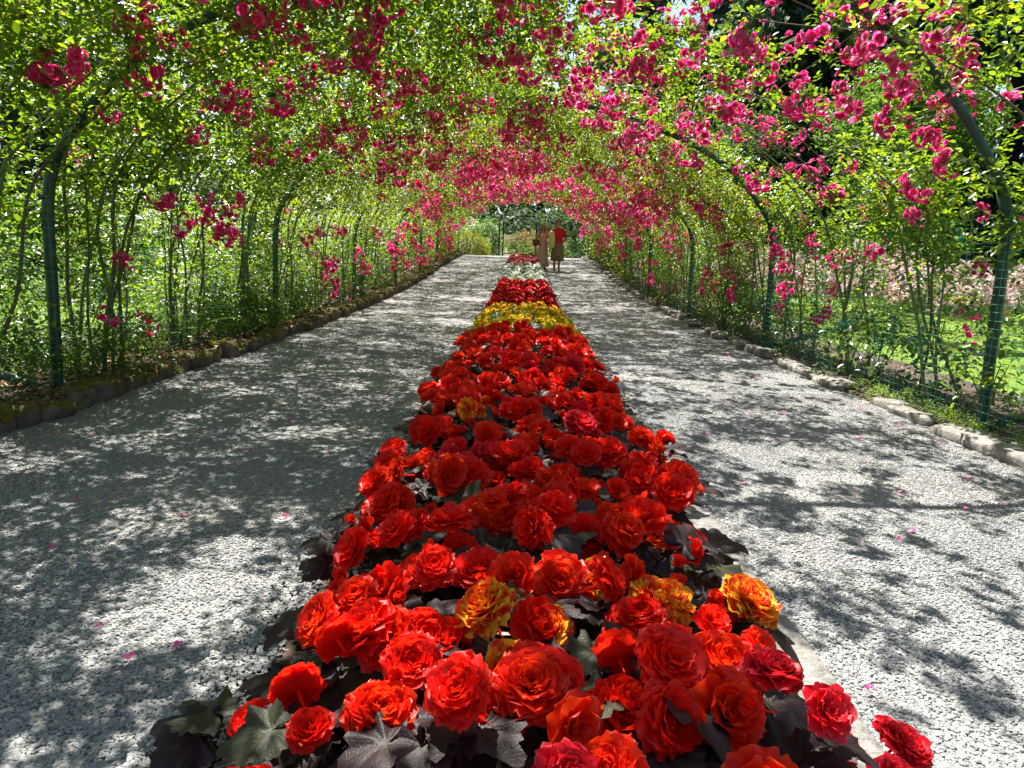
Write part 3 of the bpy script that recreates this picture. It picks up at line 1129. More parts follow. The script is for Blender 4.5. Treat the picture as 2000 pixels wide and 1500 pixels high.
def leaf_rot(d, nrm):
    """leaf +X along d, +Z near nrm"""
    x = Vector(d).normalized()
    z = Vector(nrm); z = (z - x * z.dot(x)).normalized()
    y = z.cross(x)
    return Matrix((x, y, z)).transposed().to_euler()


HALF = .57


def begonia(x, y, cols, label, group, nb=(3, 5), nl=10, sz=(.040, .083), leafset=None, h=.30, open_dir=None):
    g0 = float(gz(y)) + .03
    edge = (x - BX) / HALF
    root = link('begonia', None, loc=(x, y, g0))
    tag(root, label, 'begonia', group)
    hh = h * (1 - .26 * edge * edge)
    for k in range(nl):
        a = GA * k + random.uniform(-.4, .4)
        rr = random.uniform(.03, .13)
        d = Vector((math.cos(a), math.sin(a), random.uniform(-.35, .25)))
        z = hh * random.uniform(.4, 1.0)
        nrm = Vector((edge * .35 + random.uniform(-.3, .3), -.15 + random.uniform(-.35, .3), 1))
        ls = leafset or (LFO if random.random() < .12 else LF)
        link('leaf', random.choice(ls), root, (math.cos(a) * rr, math.sin(a) * rr, z), leaf_rot(d, nrm), random.uniform(.075, .125))
    k = random.randint(*nb)
    buds = 0
    for j in range(k):
        a = GA * j + random.uniform(-.5, .5)
        rr = random.uniform(.02, .125)
        px, py = math.cos(a) * rr, math.sin(a) * rr
        d = Vector((edge * .35 + px * 2.2 + random.uniform(-.35, .35), py * 2 - .5 + random.uniform(-.4, .4), random.uniform(.6, 1.2)))
        if random.random() < .15: d = Vector((random.uniform(-1, 1), random.uniform(-.6, 1), .2))
        cc = random.choice(cols)
        t_ = random.random()
        ms = (HI[cc] if y < 3.2 or cc + '_mid' not in HI else HI[cc + '_mid']) if t_ < .72 else (HI[cc + '_open'] if t_ < .88 else HI[cc + '_bud'])
        s = random.uniform(*sz) * (.6 if t_ >= .88 else 1)
        buds += t_ >= .88
        link('bloom', random.choice(ms), root, (px, py, hh * random.uniform(.86, 1.12) + .0), face_rot(d, random.uniform(0, 6)), (s, s * random.uniform(.86, 1.1), s * random.uniform(.7, 1.15)))
    nw = ['no', 'one', 'two', 'three', 'four', 'five', 'six', 'seven', 'eight', 'nine', 'ten']
    root['label'] = root['label'].replace('@', nw[k - buds] + ' blooms' + (' and a bud' if buds == 1 else (' and buds' if buds else '')))
    return root


def bedlabel(x, y, what):
    e = (x - BX) / HALF
    side = 'left edge' if e < -.6 else ('right edge' if e > .6 else ('left of centre' if e < -.15 else ('right of centre' if e > .15 else 'centre of the bed')))
    dist = 'frontmost' if y < 1.1 else ('very near the front' if y < 1.6 else ('near the front' if y < 2.1 else ('front part' if y < 2.9 else ('front half' if y < 3.8 else ('middle' if y < 5 else ('back half' if y < 6.3 else 'beside the yellow ones'))))))
    return f'{what}, {side}, {dist}'


rowy = .86
row = 0
FLAMED = [(-.07, 1.40), (.24, 1.50), (.46, 1.62), (.30, .92), (-.51, 2.58), (-.52, 3.15), (.16, 4.55)]
while rowy < 7.55:
    for c_ in range(5):
        x = BX + (-.8 + .4 * c_) * float(np.interp(rowy, [1.1, 1.8], [HALF - .09, HALF + .01])) + random.uniform(-.035, .035) + (.05 if row % 2 else -.05) * .6
        y = rowy + random.uniform(-.05, .05)
        palette = ['red'] * 5 + ['scarlet'] * 3
        what = 'red begonia with @'
        q = random.random()
        if any(math.hypot(x - sx_, y - sy_) < .12 for sx_, sy_ in FLAMED): palette = ['picotee', 'scarlet', 'red', 'picotee']; what = 'yellow-flamed orange begonia with @'
        elif q < .04 and y < 5: palette = ['orange', 'scarlet', 'orange', 'red']; what = 'orange-scarlet begonia with @'
        elif q < .06 and y < 4: palette = ['picotee', 'orange', 'red']; what = 'yellow-flamed orange begonia with @'
        elif q < .15: palette = ['crimson', 'red']; what = 'crimson begonia with @'
        begonia(x, y, palette, bedlabel(x, y, what), 'red begonias of the front stretch of the bed', (3, 5) if y < 2.4 else (3, 6), 11 if y < 2.4 else 8, h=.32 + random.uniform(-.05, .05))
    rowy += .255
    row += 1
# the lone stem that leans out over the right-hand edging, and the small one on the left
b1 = begonia(.69, 1.20, ['crimson'], 'crimson begonia standing apart over the edging at the bottom right corner', 'red begonias of the front stretch of the bed', (4, 4), 3, (.05, .062), LFO, .24)
b2 = begonia(-.54, 1.30, ['scarlet', 'red'], 'small begonia with one thin bent red flower at the left rim of the bed', 'red begonias of the front stretch of the bed', (1, 2), 6, (.035, .05), None, .20)
# green-leaved stray between the bronze ones on the right rim
wroot = link('young_weed', None, loc=(.60, 1.52, .03))
tag(wroot, 'young plant with narrow fresh green leaves under the red buds on the right rim', 'plant')
for k in range(6):
    a = GA * k
    link('leaf', LFN[k % 2], wroot, (0, 0, .06 + .015 * k), leaf_rot((math.cos(a), math.sin(a), .1), (0, 0, 1)), .055)
tube_obj('stem', [(0, 0, -.03), (.004, 0, .08), (0, .003, .16)], .003, M['green_cane'], wroot, 5)

rowy = 7.65
while rowy < 11.4:
    for c_ in range(5):
        x = BX + (-.8 + .4 * c_) * (HALF + .03) + random.uniform(-.04, .04)
        y = rowy + random.uniform(-.05, .05)
        pal = ['yellow', 'yellow', 'gold'] if random.random() < .72 else ['gold', 'gold', 'yellow']
        side = 'left edge' if c_ == 0 else ('right edge' if c_ == 4 else ['', 'left of centre', 'centre', 'right of centre'][c_])
        begonia(x, y, pal, ('golden' if pal[0] == 'gold' else 'bright yellow') + f' begonia with @, {side}, {"by the red ones" if y < 8.9 else ("mid stretch" if y < 10.2 else "by the deep red ones")}', 'yellow begonias of the middle stretch', (7, 9), 6, (.032, .046), LFG, .32)
    rowy += .29


def small_plant(seed, pmat, lmat, nfl, r, fr, silver=False):
    """one bedding plant far along the bed, flowers and leaves in one small mesh"""
    g = np.random.default_rng(seed)
    parts = []
    d = rdir(46, g); d[:, 2] = np.abs(d[:, 2]) + .15
    d = norm(d)
    C = d * [r * .9, r * .9, .2] + [0, 0, .05]
    V, F = leaves(C, norm(d + [0, 0, .1]) + rdir(46, g) * .5, norm(rdir(46, g) * .6 + [0, 0, 1]), .085, .055, 'oval')
    parts.append((V, F, 1, None))
    d = rdir(nfl * 3, g); d = norm(d * [1, 1, .8] + [0, 0, .75]); d = d[:nfl]
    C = d * [r, r, .17] + [0, 0, .15]
    A = norm(np.cross(d, rdir(nfl, g))); B = np.cross(d, A)
    for ring, (cnt, ln, e) in enumerate(((6, 1, .2), (5, .7, .8))):
        for k in range(cnt):
            ph = 2 * math.pi * (k + .5 * ring) / cnt + g.uniform(-.2, .2, nfl)
            out = A * np.cos(ph)[:, None] + B * np.sin(ph)[:, None]
            V, F = leaves(C, out * math.cos(e) + d * math.sin(e), -out * math.sin(e) + d * math.cos(e), fr * ln, fr * ln * 1.1, 'rhomb', .3, -.15)
            parts.append((V, F, 0, None))
    V, T, mi, _ = joinparts(parts)
    return big_mesh('bedding_plant', V, T, [pmat, lmat], mi)


SMALL = {'deepred': [small_plant(500 + i, M['deepred_petal'], M['beg_leaf'], 17, .15, .05) for i in range(3)],
         'white': [small_plant(510 + i, M['white_petal'], M['shrub_leaf'], 22, .15, .042) for i in range(3)],
         'pink': [small_plant(520 + i, M['pink_petal'], M['shrub_leaf'], 24, .15, .04) for i in range(3)]}
for y0, y1, key, name, lab in ((11.5, 18.3, 'deepred', 'begonia', 'deep red begonia'), (18.4, 24.4, 'white', 'bedding_plant', 'white flowering bedding plant'), (24.5, 29.0, 'pink', 'bedding_plant', 'pink flowering bedding plant')):
    y = y0
    while y < y1:
        for c_ in range(4):
            x = BX + (-.75 + .5 * c_) * (HALF + .02) + random.uniform(-.04, .04)
            yy = y + random.uniform(-.06, .06)
            side = 'on the left edge' if c_ == 0 else ('on the right edge' if c_ == 3 else 'between the edges')
            pos = ['front end', 'front half', 'middle', 'back half', 'far end'][min(4, int(5 * (yy - y0 + .06) / (y1 - y0 + .2)))]
            o = link(name, random.choice(SMALL[key]), None, (x, yy, float(gz(yy)) + .03), (0, 0, random.uniform(0, 6)), random.uniform(.9, 1.15))
            tag(o, f'{lab} {side} of its stretch, {pos}', 'begonia' if name == 'begonia' else 'bedding plant', f'{lab}s along the bed')
        y += .31

# fallen petals on the gravel
pm = []
for i in range(4):
    r = np.random.default_rng(600 + i)
    V, F = leaves(np.zeros((3, 3)), norm(np.array([[1, 0, .1], [-.4, .8, .2], [.2, -1, .1]])), np.array([[0, .2, 1.0]] * 3) + rdir(3, r) * .3, .022, .02, 'oval', .5, -.1)
    pm.append(big_mesh('rose_petal', V, F, [M['rose_petal']]))
for i in range(100):
    y = 1.7 + 14 * random.random() ** 1.1
    left = random.random() < .62
    x = random.uniform(max(PL + .1, -.72 * y), -.85) if left else random.uniform(.95, min(PR - .1, .75 * y + .1))
    o = link('rose_petal', random.choice(pm), None, (x, y, float(gz(y)) + .012), (random.uniform(-.5, .5), random.uniform(-.5, .5), random.uniform(0, 6)), random.uniform(.5, .95))
    tag(o, ('pink rose petal fallen on the shady gravel left of the flower bed' if left else 'pink rose petal fallen on the sunlit gravel right of the flower bed'), 'petal', 'petals fallen on the ' + ('left' if left else 'right') + ' path')
V, F = leaves(np.zeros((1, 3)), np.array([[1, 0, .05]]), np.array([[0, 0, 1.0]]), .045, .016, 'oval')
o = link('fallen_petal', big_mesh('fallen_petal', V, F, [M['rose_eye']]), None, (-.03, 1.42, .30), (0, .1, .3))
tag(o, 'single pale yellow petal lying on dark leaves in the middle of the front begonias', 'petal')

# ------------------------------------------------------------------ borders under the tunnel walls
n = 7000
X = -rng.uniform(2.9, 4.1, n); Y = 1 + 30 * rng.random(n) ** 1.3
P = np.stack([X, Y, gz(Y) + .10 + rng.uniform(0, .04, n)], -1)
V, F = leaves(P, rdir(n) * [1, 1, .35], rdir(n) * .6 + [0, 0, 1], rng.uniform(.03, .09, n), rng.uniform(.02, .06, n), 'oval', .5, .3)
tag(link('fallen_leaves', big_mesh('fallen_leaves', V, F, [M['dry_leaf']])), 'dry brown leaves littering the soil behind the mossy kerb', 'fallen leaves', kind='stuff')
n = 1800
X = rng.uniform(3.0, 4.2, n); Y = 1 + 24 * rng.random(n) ** 1.3
P = np.stack([X, Y, gz(Y) + .035 + rng.uniform(0, .025, n)], -1)
V, F = leaves(P, rdir(n) * [1, 1, .35], rdir(n) * .6 + [0, 0, 1], rng.uniform(.025, .06, n), rng.uniform(.015, .04, n), 'oval', .5, .3)
tag(link('fallen_leaves', big_mesh('fallen_leaves', V, F, [M['dry_leaf']])), 'thin litter of dry leaves on the soil under the right fence', 'fallen leaves', kind='stuff')


def fern(x, y, sc, nf, label, mt=None):
    root = link('fern', None, loc=(x, y, float(gz(y)) + .08))
    tag(root, label, 'fern', 'ferns in the left border')
    for k in range(nf):
        a = GA * k + random.uniform(-.3, .3)
        m_ = 16
        tt = np.linspace(0, 1, m_)
        el = random.uniform(.8, 1.2)
        L = sc * random.uniform(.8, 1.15)
        R = L * tt * math.cos(el) + L * .25 * tt ** 2
        Z = L * tt * math.sin(el) - L * .38 * tt ** 2.4
        P = np.stack([R * math.cos(a), R * math.sin(a), Z], -1)
        parts = [(*tube(P, np.linspace(.003, .001, m_), 3, False), 0, None)]
        T = norm(np.gradient(P, axis=0))
        sd = norm(np.cross(T, [0, 0, 1.0]))
        PP = np.repeat(P[2:], 2, 0); sg = np.tile([1, -1], m_ - 2)[:, None]
        DD = np.repeat(sd[2:], 2, 0) * sg + np.repeat(T[2:], 2, 0) * .5
        LL = np.repeat(np.sin(np.clip(tt[2:] * 1.05, 0, 1) * math.pi * .82 + .35) * L * .24 + .01, 2)
        NN = np.repeat(np.cross(sd, T)[2:], 2, 0)
        # pinnae are cut again into small leaflets
        for f in np.linspace(.1, .95, 6):
            q = PP + norm(DD) * (LL * f)[:, None]
            for s2 in (1, -1):
                parts.append((*leaves(q, norm(DD) * .5 + norm(np.cross(NN, DD)) * s2, NN, LL * .22 * (1.1 - f), LL * .1 * (1.15 - f), 'rhomb'), 0, None))
        V, Tt, mi, _ = joinparts(parts)
        link('frond', big_mesh('frond', V, Tt, [mt or M['fern_leaf']]), root)
    return root


fern(-3.45, 7.2, .75, 9, 'large bright fern behind the nearest left post, sunlit')
fern(-3.65, 6.5, .6, 8, 'darker fern between the left post and the bright one')
fern(-3.5, 9.9, .55, 7, 'fern just past the second left post')
fern(-3.5, 5.5, .55, 8, 'fern close behind the foot of the nearest left post')
fern(-3.3, 8.3, .5, 7, 'small fern above the mossiest stones')
fern(-3.05, 7.1, .22, 3, 'tiny pale fern frond leaning over the left kerb', M['moundgrass'])


def bush(name, x, y, rx, ry, h, nsh, leaflet, mt, label, cat, group=None, compound=5, base=.0, stems=5, shape='rhomb', z0=.0, nleaf=5):
    root = link(name, None, loc=(x, y, float(gz(y)) + z0))
    tag(root, label, cat, group)
    d = rdir(nsh)
    rr = rng.uniform(.35, 1, nsh) ** .6
    P = d * rr[:, None] * [rx, ry, h / 2] + [0, 0, h / 2 + base]
    k = rng.random(nsh) < np.clip((vnoise(P + (x, y, 0), 3.0 / max(.4, h)) - .3) * 3.4, .12, 1)
    P, d = P[k], d[k]
    P = P[P[:, 2] > .02]; d = d[:len(P)]
    V, F = shoots(P, d + [0, 0, .5] + rdir(len(P)) * .6, rng.uniform(.5, 1.4, len(P)) * leaflet * 5, nleaf, leaflet, shape=shape, compound=compound)
    o = link('foliage', big_mesh('foliage', V, F, [mt]), root); o['kind'] = 'stuff'
    for s_ in range(stems):
        a = random.uniform(0, 6.28)
        tube_obj('stem', [(random.uniform(-.05, .05), random.uniform(-.05, .05), -.05), (math.cos(a) * rx * .25, math.sin(a) * ry * .25, h * .4), (math.cos(a) * rx * .6, math.sin(a) * ry * .6, h * .85)], [.009, .006, .003], M['green_cane'], root, 5)
    return root


# low leafy perennials along both walls
lowL = [(-3.45, 4.2, .5, 'low leafy plant in front of the nearest left post'), (-3.3, 5.35, .45, 'light green small-leaved plant touching the foot of the nearest left post'), (-3.9, 5.8, .7, 'leafy perennial behind the left post'),
        (-3.35, 3.3, .5, 'low leafy plant at the near end of the left border'), (-3.6, 7.6, .6, 'leafy perennial behind the bright fern'), (-3.45, 8.6, .45, 'low perennial next to the small fern'), (-3.7, 9.2, .6, 'perennial clump at the second left post'), (-3.6, 10.9, .6, 'perennial clump just past the second left post'), (-3.7, 12.6, .55, 'perennial clump in front of the third left post'), (-3.6, 15, .6, 'perennial clump past the third left post'), (-3.6, 17.4, .6, 'perennial clump at the fourth left post')]
for i, (x, y, h, lab) in enumerate(lowL):
    bush('perennial', x, y, .42, .6, h, 380, .038 if y < 8 else .05, M['shrub_leaf'], lab, 'plant', 'low perennials in the left border', compound=3, z0=.08, stems=4)
lowR = [(3.35, 6.7, .5, .07, 'broad-leaved dark clump at the foot of the right fence, middle of the nearest bay'), (3.9, 5.9, .45, .065, 'pale broad-leaved clump behind the wire, lit by the sun'), (3.95, 4.2, .4, .075, 'dark glossy clump right of the nearest right post'),
        (3.6, 7.9, .6, .04, 'small-leaved perennial before the second right post'), (3.4, 9.9, .5, .05, 'dark perennial just past the second right post'), (3.45, 11.4, .5, .05, 'perennial halfway to the third right post'), (3.5, 13.2, .5, .05, 'perennial in front of the third right post'), (3.45, 15.6, .5, .05, 'perennial past the third right post'), (3.5, 18.4, .5, .05, 'perennial at the fourth right post')]
for x, y, h, ll, lab in lowR:
    bush('perennial', x, y, .40, .55, h, 170, ll, M['hosta_leaf'], lab, 'plant', 'low perennials in the right border', compound=1 if ll > .06 else 3, z0=.02, shape='oval')
for i in range(9):
    y = 3.9 + i * .28; x = 3.02 + .1 * random.random()
    bush('weed', x, y, .10, .14, .12, 60, .014, M['lush_leaf'], 'small yellow-green weed growing at the right kerb below the fence', 'weed', 'weeds along the right kerb', compound=3, stems=0, z0=.02)
for i, (x, y) in enumerate(((-2.86, 4.55), (-2.84, 7.15), (-2.86, 5.9))):
    bush('weed', x, y, .05, .05, .08, 22, .012, M['lush_leaf'], ['small weed in the gravel against the bare left kerb stone', 'weed tuft under the moss cushion of the left kerb', 'tiny weed at a joint of the left kerb'][i], 'weed', 'weeds along the left kerb', compound=3, stems=0)

# outer shrubs beyond the walls
def flowering(root, nfl, rx, ry, h, mt_meshes, sc):
    for _ in range(nfl):
        d = rdir(1)[0]; d[2] = abs(d[2]) * .9 + .05
        p = d * [rx, ry, h * .5] + [0, 0, h * .5]
        link('blossom', mt_meshes[rng.integers(len(mt_meshes))], root, p, Vector(d).to_track_quat('Z', 'Y').to_euler(), sc * rng.uniform(.7, 1.2))


PALEC = []
for i in range(3):
    V, T, mi = clusterm(240 + i, 9 + 2 * i, False)
    PALEC.append(big_mesh('blossom', V, T, [M['rose_pale'], M['rose_eye'], M['shrub_leaf']], mi))
pale = [(6.4, 11.0, .7, 1.1), (5.6, 12.2, .8, 1.2), (5.4, 14.0, .8, 1.15), (6.8, 14.2, 1.0, 1.4), (5.7, 16, .8, 1.2), (8.4, 11.6, .8, 1.1), (9.6, 13, 1.0, 1.3), (7.6, 16, 1.0, 1.5), (5.8, 18.6, .9, 1.3)]
pw = ['nearest the fence beside the lawn', 'second along the lawn', 'half hidden by the second right post', 'tall, behind the others', 'seen between the second and third right posts', 'out on the lawn, low', 'farther out on the lawn, wide', 'far back under the conifers', 'farthest along the right wall']
for (x, y, r_, h), w_ in zip(pale, pw):
    b_ = bush('rose_bush', x, y, r_, r_, h, 420, .045, M['shrub_leaf'], 'rose bush with pale pink flowers, ' + w_, 'rose bush', 'pale rose bushes beyond the right fence', compound=3)
    flowering(b_, 95, r_, r_, h, PALEC, 1.5)
outL = [(-4.9, 3.9, 1.5), (-5.2, 6.0, 1.7), (-4.9, 8.0, 1.6), (-5.1, 10.2, 1.7), (-4.9, 12.6, 1.6), (-5.2, 15.0, 1.8), (-4.9, 17.5, 1.7), (-5.1, 20.3, 1.8), (-5.0, 23.4, 1.8), (-5.1, 26.6, 1.8)]
for i, (x, y, h) in enumerate(outL):
    bush('garden_shrub', x, y, .9, 1.35, h, 950, .05 if y < 12 else .075, M['lush_leaf'] if i % 2 else M['shrub_leaf'], f'tall leafy shrub outside the left wire, {where[min(19, [2, 3, 5, 6, 8, 10, 11, 12, 14, 16][i])]}', 'shrub', 'shrubs outside the left wall', compound=3)
outR = [(4.9, 20.6, 1.6), (4.9, 23.6, 1.7), (4.9, 26.8, 1.7), (5.0, 30, 1.8)]
for i, (x, y, h) in enumerate(outR):
    bush('garden_shrub', x, y, .9, 1.4, h, 500, .08, M['lush_leaf'] if i % 2 else M['shrub_leaf'], f'tall leafy shrub outside the right wire, {["at the fifth arch", "before the sixth arch", "at the sixth arch", "near the far end"][i]}', 'shrub', 'shrubs outside the right wall', compound=3)

# ------------------------------------------------------------------ the far end: gate and garden beyond
gy = 38.5
g0 = float(gz(gy))
gate = link('garden_gate', None, loc=(-.35, gy, g0))
tag(gate, 'black iron garden gate with wire infill at the far end of the path', 'gate')
for x in (-.92, -.72, 1.02):
    V, F = box((x, 0, 1.08), (.07, .07, 2.25)); link('gate_post', big_mesh('gate_post', V, F, [M['iron']]), gate)
for z in (.12, 2.08):
    V, F = box((.15, 0, z), (1.66, .04, .05)); link('rail', big_mesh('rail', V, F, [M['iron']]), gate)
parts = []
for k in range(17):
    V, F = box((-.6 + k * .094, 0, 1.1), (.008, .008, 1.9)); parts.append((V, F, 0, None))
for k in range(12):
    V, F = box((.15, .006, .25 + k * .155), (1.6, .006, .008)); parts.append((V, F, 0, None))
V, T, mi, _ = joinparts(parts)
o = link('wire_infill', big_mesh('wire_infill', V, T, [M['iron']]), gate); o['kind'] = 'stuff'

sheet('far_path', np.linspace(-7, 7, 8), np.linspace(41.2, 46, 5), lambda X, Y: gz(Y) - .012, M['gravel'])

# yellow-green weeping mound
root = link('ornamental_grass', None, loc=(-2.75, 37.2, float(gz(37.6))))
tag(root, 'rounded yellow-green mound of weeping grass left of the path end', 'ornamental grass')
n = 5200
d = rdir(n); d[:, 2] = np.abs(d[:, 2])
P = d * [.95, .9, 1.15] * (rng.uniform(.72, 1.04, n) + .09 * np.sin(np.arctan2(d[:, 1], d[:, 0]) * 9 + d[:, 2] * 6))[:, None]
V, F = leaves(P, d * [1, 1, .0] + [0, 0, -.9] + rdir(n) * .5, d, rng.uniform(.15, .3, n), .025, 'rhomb')
o = link('foliage', big_mesh('foliage', V, F, [M['moundgrass']]), root); o['kind'] = 'stuff'

perm = [(-1.4, 42.8, .9, 1.1, 'rose_pale'), (.2, 43.0, 1.0, 1.35, 'orange'), (1.6, 43, .9, 1.1, 'rose_pale'), (-3.2, 41.6, 1.0, 1.9, 'rose_pale')]
ORG = big_mesh('blossom', *clusterm(260, 9, False)[:2], [petal('salmon_petal', [(0, (.6, .2, .1)), (1, (.7, .4, .3))], .3, (1, 1, 1)), M['rose_eye'], M['shrub_leaf']], clusterm(260, 9, False)[2])
for i, (x, y, r_, h, c_) in enumerate(perm):
    b_ = bush('perennial', x, y, r_, r_ * .7, h, 260, .08, M['lush_leaf'], ['pale pink perennial clump behind the gate, left part', 'salmon perennial clump framed by the gate', 'pale perennial clump behind the couple', 'pink-dotted bush left of the gate'][i], 'plant', 'perennials behind the gate', compound=3)
    flowering(b_, 26, r_, r_ * .7, h, [ORG] if c_ == 'orange' else PALEC, 2.2)
dk = [(-2.6, 47, 1.6, 2.8), (.2, 48, 1.8, 3.2), (2.8, 47, 1.6, 3.0), (5.4, 44, 1.8, 3.4), (-5.4, 44, 1.8, 3.2), (-2.2, 40.2, .8, 1.7), (3.0, 39.5, 1.0, 2.2), (4.2, 36.5, .8, 2.2), (-4.6, 34, .9, 2.4), (-4.6, 30.5, .9, 2.2), (4.9, 33.2, .9, 2.2)]
for i, (x, y, r_, h) in enumerate(dk):
    bush('background_shrub', x, y, r_, r_, h, 420, .11, M['tree_leaf'] if i < 5 else M['shrub_leaf'],
         ['dark shrub left behind the gate', 'tall dark shrub right behind the gate', 'dark shrub behind the couple', 'big dark shrub right of the path end', 'big dark shrub left of the path end', 'leafy shrub beside the left gate post', 'leafy shrub right of the couple at the path end', 'shrub closing the right wall at its far end', 'shrub outside the left wall before its far end', 'shrub outside the left wall at the seventh arch', 'shrub outside the right wall at the seventh arch'][i], 'shrub', 'shrubs around the far end', compound=3)

# ------------------------------------------------------------------ trees
def conifer(x, y, H, R, label, nb=70, per=210, mt=None):
    H *= 1.3; R *= 1.25
    g0 = float(gz(y))
    root = link('conifer_tree', None, loc=(x, y, g0 - .1))
    tag(root, label, 'tree', 'dark conifers beyond the garden')
    tube_obj('trunk', [(0, 0, 0), (.1, 0, H * .4), (0, .1, H * .97)], [H * .022, H * .014, .02], M['bark'], root, 8)
    zb = H * (.06 + .94 * rng.random(nb) ** 1.15)
    Ps, Ds = [], []
    for z in zb:
        a = rng.uniform(0, 6.28)
        L = R * (1 - z / H) ** .75 * rng.uniform(.7, 1.15) + .25
        t_ = rng.random(per) ** .8
        dd = np.array([math.cos(a), math.sin(a), 0])
        sd = np.array([-math.sin(a), math.cos(a), 0])
        w = rng.normal(size=per) * .22 * L * (1 - t_ * .6)
        p = dd * (t_ * L)[:, None] + sd * w[:, None] + np.array([0, 0, 1.0]) * (z - .28 * L * t_ ** 1.5 + rng.normal(size=per) * .12)[:, None]
        Ps.append(p)
        Ds.append(dd * .7 + sd * np.sign(w)[:, None] * .5 + np.array([0, 0, -.75]) + rdir(per) * .45)
    P = np.concatenate(Ps); D = np.concatenate(Ds)
    n = len(P)
    V, F = leaves(P, D, rdir(n), rng.uniform(.3, .8, n), rng.uniform(.10, .30, n), 'rhomb')
    o = link('crown', big_mesh('crown', V, F, [mt or M['conifer']]), root); o['kind'] = 'stuff'


cons = [(1.5, 70, 17, 4.4), (6, 40, 16, 3.8), (10.5, 36, 17, 4), (9.5, 27, 13, 3.2), (14.5, 30, 18, 4.5), (14, 22, 13, 3.6), (19, 24, 17, 4.2), (17, 15.5, 12, 3.4), (22, 16, 17, 4.5), (5.5, 76, 20, 5), (-6, 74, 18, 5),
        (-9, 44, 17, 4.2), (-12, 33, 15, 4), (-13, 22, 14, 4), (-12.5, 13.5, 12, 3.6), (-18, 26, 18, 4.5), (12.5, 46, 19, 4.4), (-16, 17, 17, 4),
        (9, 62, 19, 4.5), (18, 36, 19, 5), (25, 26, 19, 5), (-10, 78, 20, 5.5), (0, 84, 22, 6), (-15, 44, 19, 5), (-21, 36, 19, 5), (11, 30, 14, 3.6), (16, 19, 15, 4), (-3.0, 66, 14, 4.2), (3.6, 64, 14, 4)]
cw = ['behind the gate, to its right', 'tall, right of the tunnel end', 'second right of the tunnel end', 'nearer one above the third right post', 'tall, behind the right roses', 'beyond the pale rose bushes', 'large, far right', 'behind the nearest right post', 'at the right end of the row', 'farthest, behind the gate', 'behind the gate, to its left', 'left of the tunnel end', 'outside the left wall, far', 'outside the left wall, midway', 'behind the nearest left post', 'tall, far left', 'tall one behind the second right of the tunnel end', 'far left, behind the nearest left post',
      'behind the right tunnel end, second rank', 'second rank on the right', 'second rank, far right', 'second rank left of the gate', 'rear rank behind the gate', 'second rank on the left', 'rear rank, far left', 'slimmer one above the second right post', 'between the lawn and the tall right ones', 'shorter, just left behind the gate', 'shorter, just right behind the gate']
for i, ((x, y, H, R), w_) in enumerate(zip(cons, cw)):
    conifer(x, y, H, R, 'dark conifer ' + w_, nb=85 if x > 4 and y < 50 else 55, per=130 if x > 4 and y < 50 else 90)


def broadleaf(x, y, H, R, label, nsh=900, mt=None, leaf=.11):
    g0 = float(gz(y))
    root = link('leafy_tree', None, loc=(x, y, g0 - .1))
    tag(root, label, 'tree', 'broadleaf trees around the garden')
    tube_obj('trunk', [(0, 0, 0), (.08, .05, H * .3), (0, 0, H * .62)], [H * .02, H * .016, H * .008], M['bark'], root, 8)
    cs = rdir(14) * [R * .6, R * .6, H * .25] + [0, 0, H * .66]
    for q in cs[:7]:
        tube_obj('limb', [(0, 0, H * .3), tuple(q * .55 + np.array([0, 0, H * .12])), tuple(q)], [H * .009, H * .006, .02], M['bark'], root, 5)
    P = np.concatenate([q + rdir(nsh // 14) * (rng.random(nsh // 14)[:, None] ** .4) * [R * .42, R * .42, H * .13] for q in cs])
    V, F = shoots(P, rdir(len(P)) + [0, 0, .2], .6, 6, leaf, compound=3)
    o = link('crown', big_mesh('crown', V, F, [mt or M['tree_leaf']]), root); o['kind'] = 'stuff'


broadleaf(10, 19.5, 6.5, 2.4, 'light green tree in front of the conifers on the right', 1500, M['shrub_leaf'])
broadleaf(14.5, 14.5, 8, 2.8, 'leafy tree beyond the lawn, far right', 1500)
broadleaf(-9.5, 17, 6, 2.6, 'leafy tree outside the left wall, midway', 1300)
broadleaf(-9.5, 9.5, 6.5, 2.6, 'leafy tree outside the left wall behind the nearest post', 1300, M['shrub_leaf'])
broadleaf(-8.5, 26, 7, 2.8, 'leafy tree outside the left wall toward the far end', 1100)
broadleaf(7.8, 24, 5.5, 2.2, 'small leafy tree between the tunnel and the conifers', 1100)

# low wall of stones seen through the right fence
root = link('garden_wall', None, loc=(6.6, 7.6, 0))
tag(root, 'low grey stone wall at the edge of the lawn seen through the right fence', 'wall')
for c_ in range(2):
    x = 0.0
    while x < 5:
        l = random.uniform(.25, .5)
        link('stone', random.choice(bare), root, (x + l / 2 + 1.2, random.uniform(-.02, .02), .06 + c_ * .15), (0, 0, random.uniform(-.05, .05)), (l, .25, .18))
        x += l

# ------------------------------------------------------------------ people
def skin_body(name, joints, edges, radii, mt, parent, sub=2):
    me = bpy.data.meshes.new(name)
    me.from_pydata([tuple(j) for j in joints], edges, [])
    me.materials.append(mt)
    o = link(name, me, parent)
    md = o.modifiers.new('skin', 'SKIN')
    for i, r in enumerate(radii):
        me.skin_vertices[0].data[i].radius = (r, r) if not hasattr(r, '__len__') else r
    me.skin_vertices[0].data[0].use_root = True
    md.use_smooth_shade = True
    s_ = o.modifiers.new('sub', 'SUBSURF'); s_.levels = sub; s_.render_levels = sub
    return o


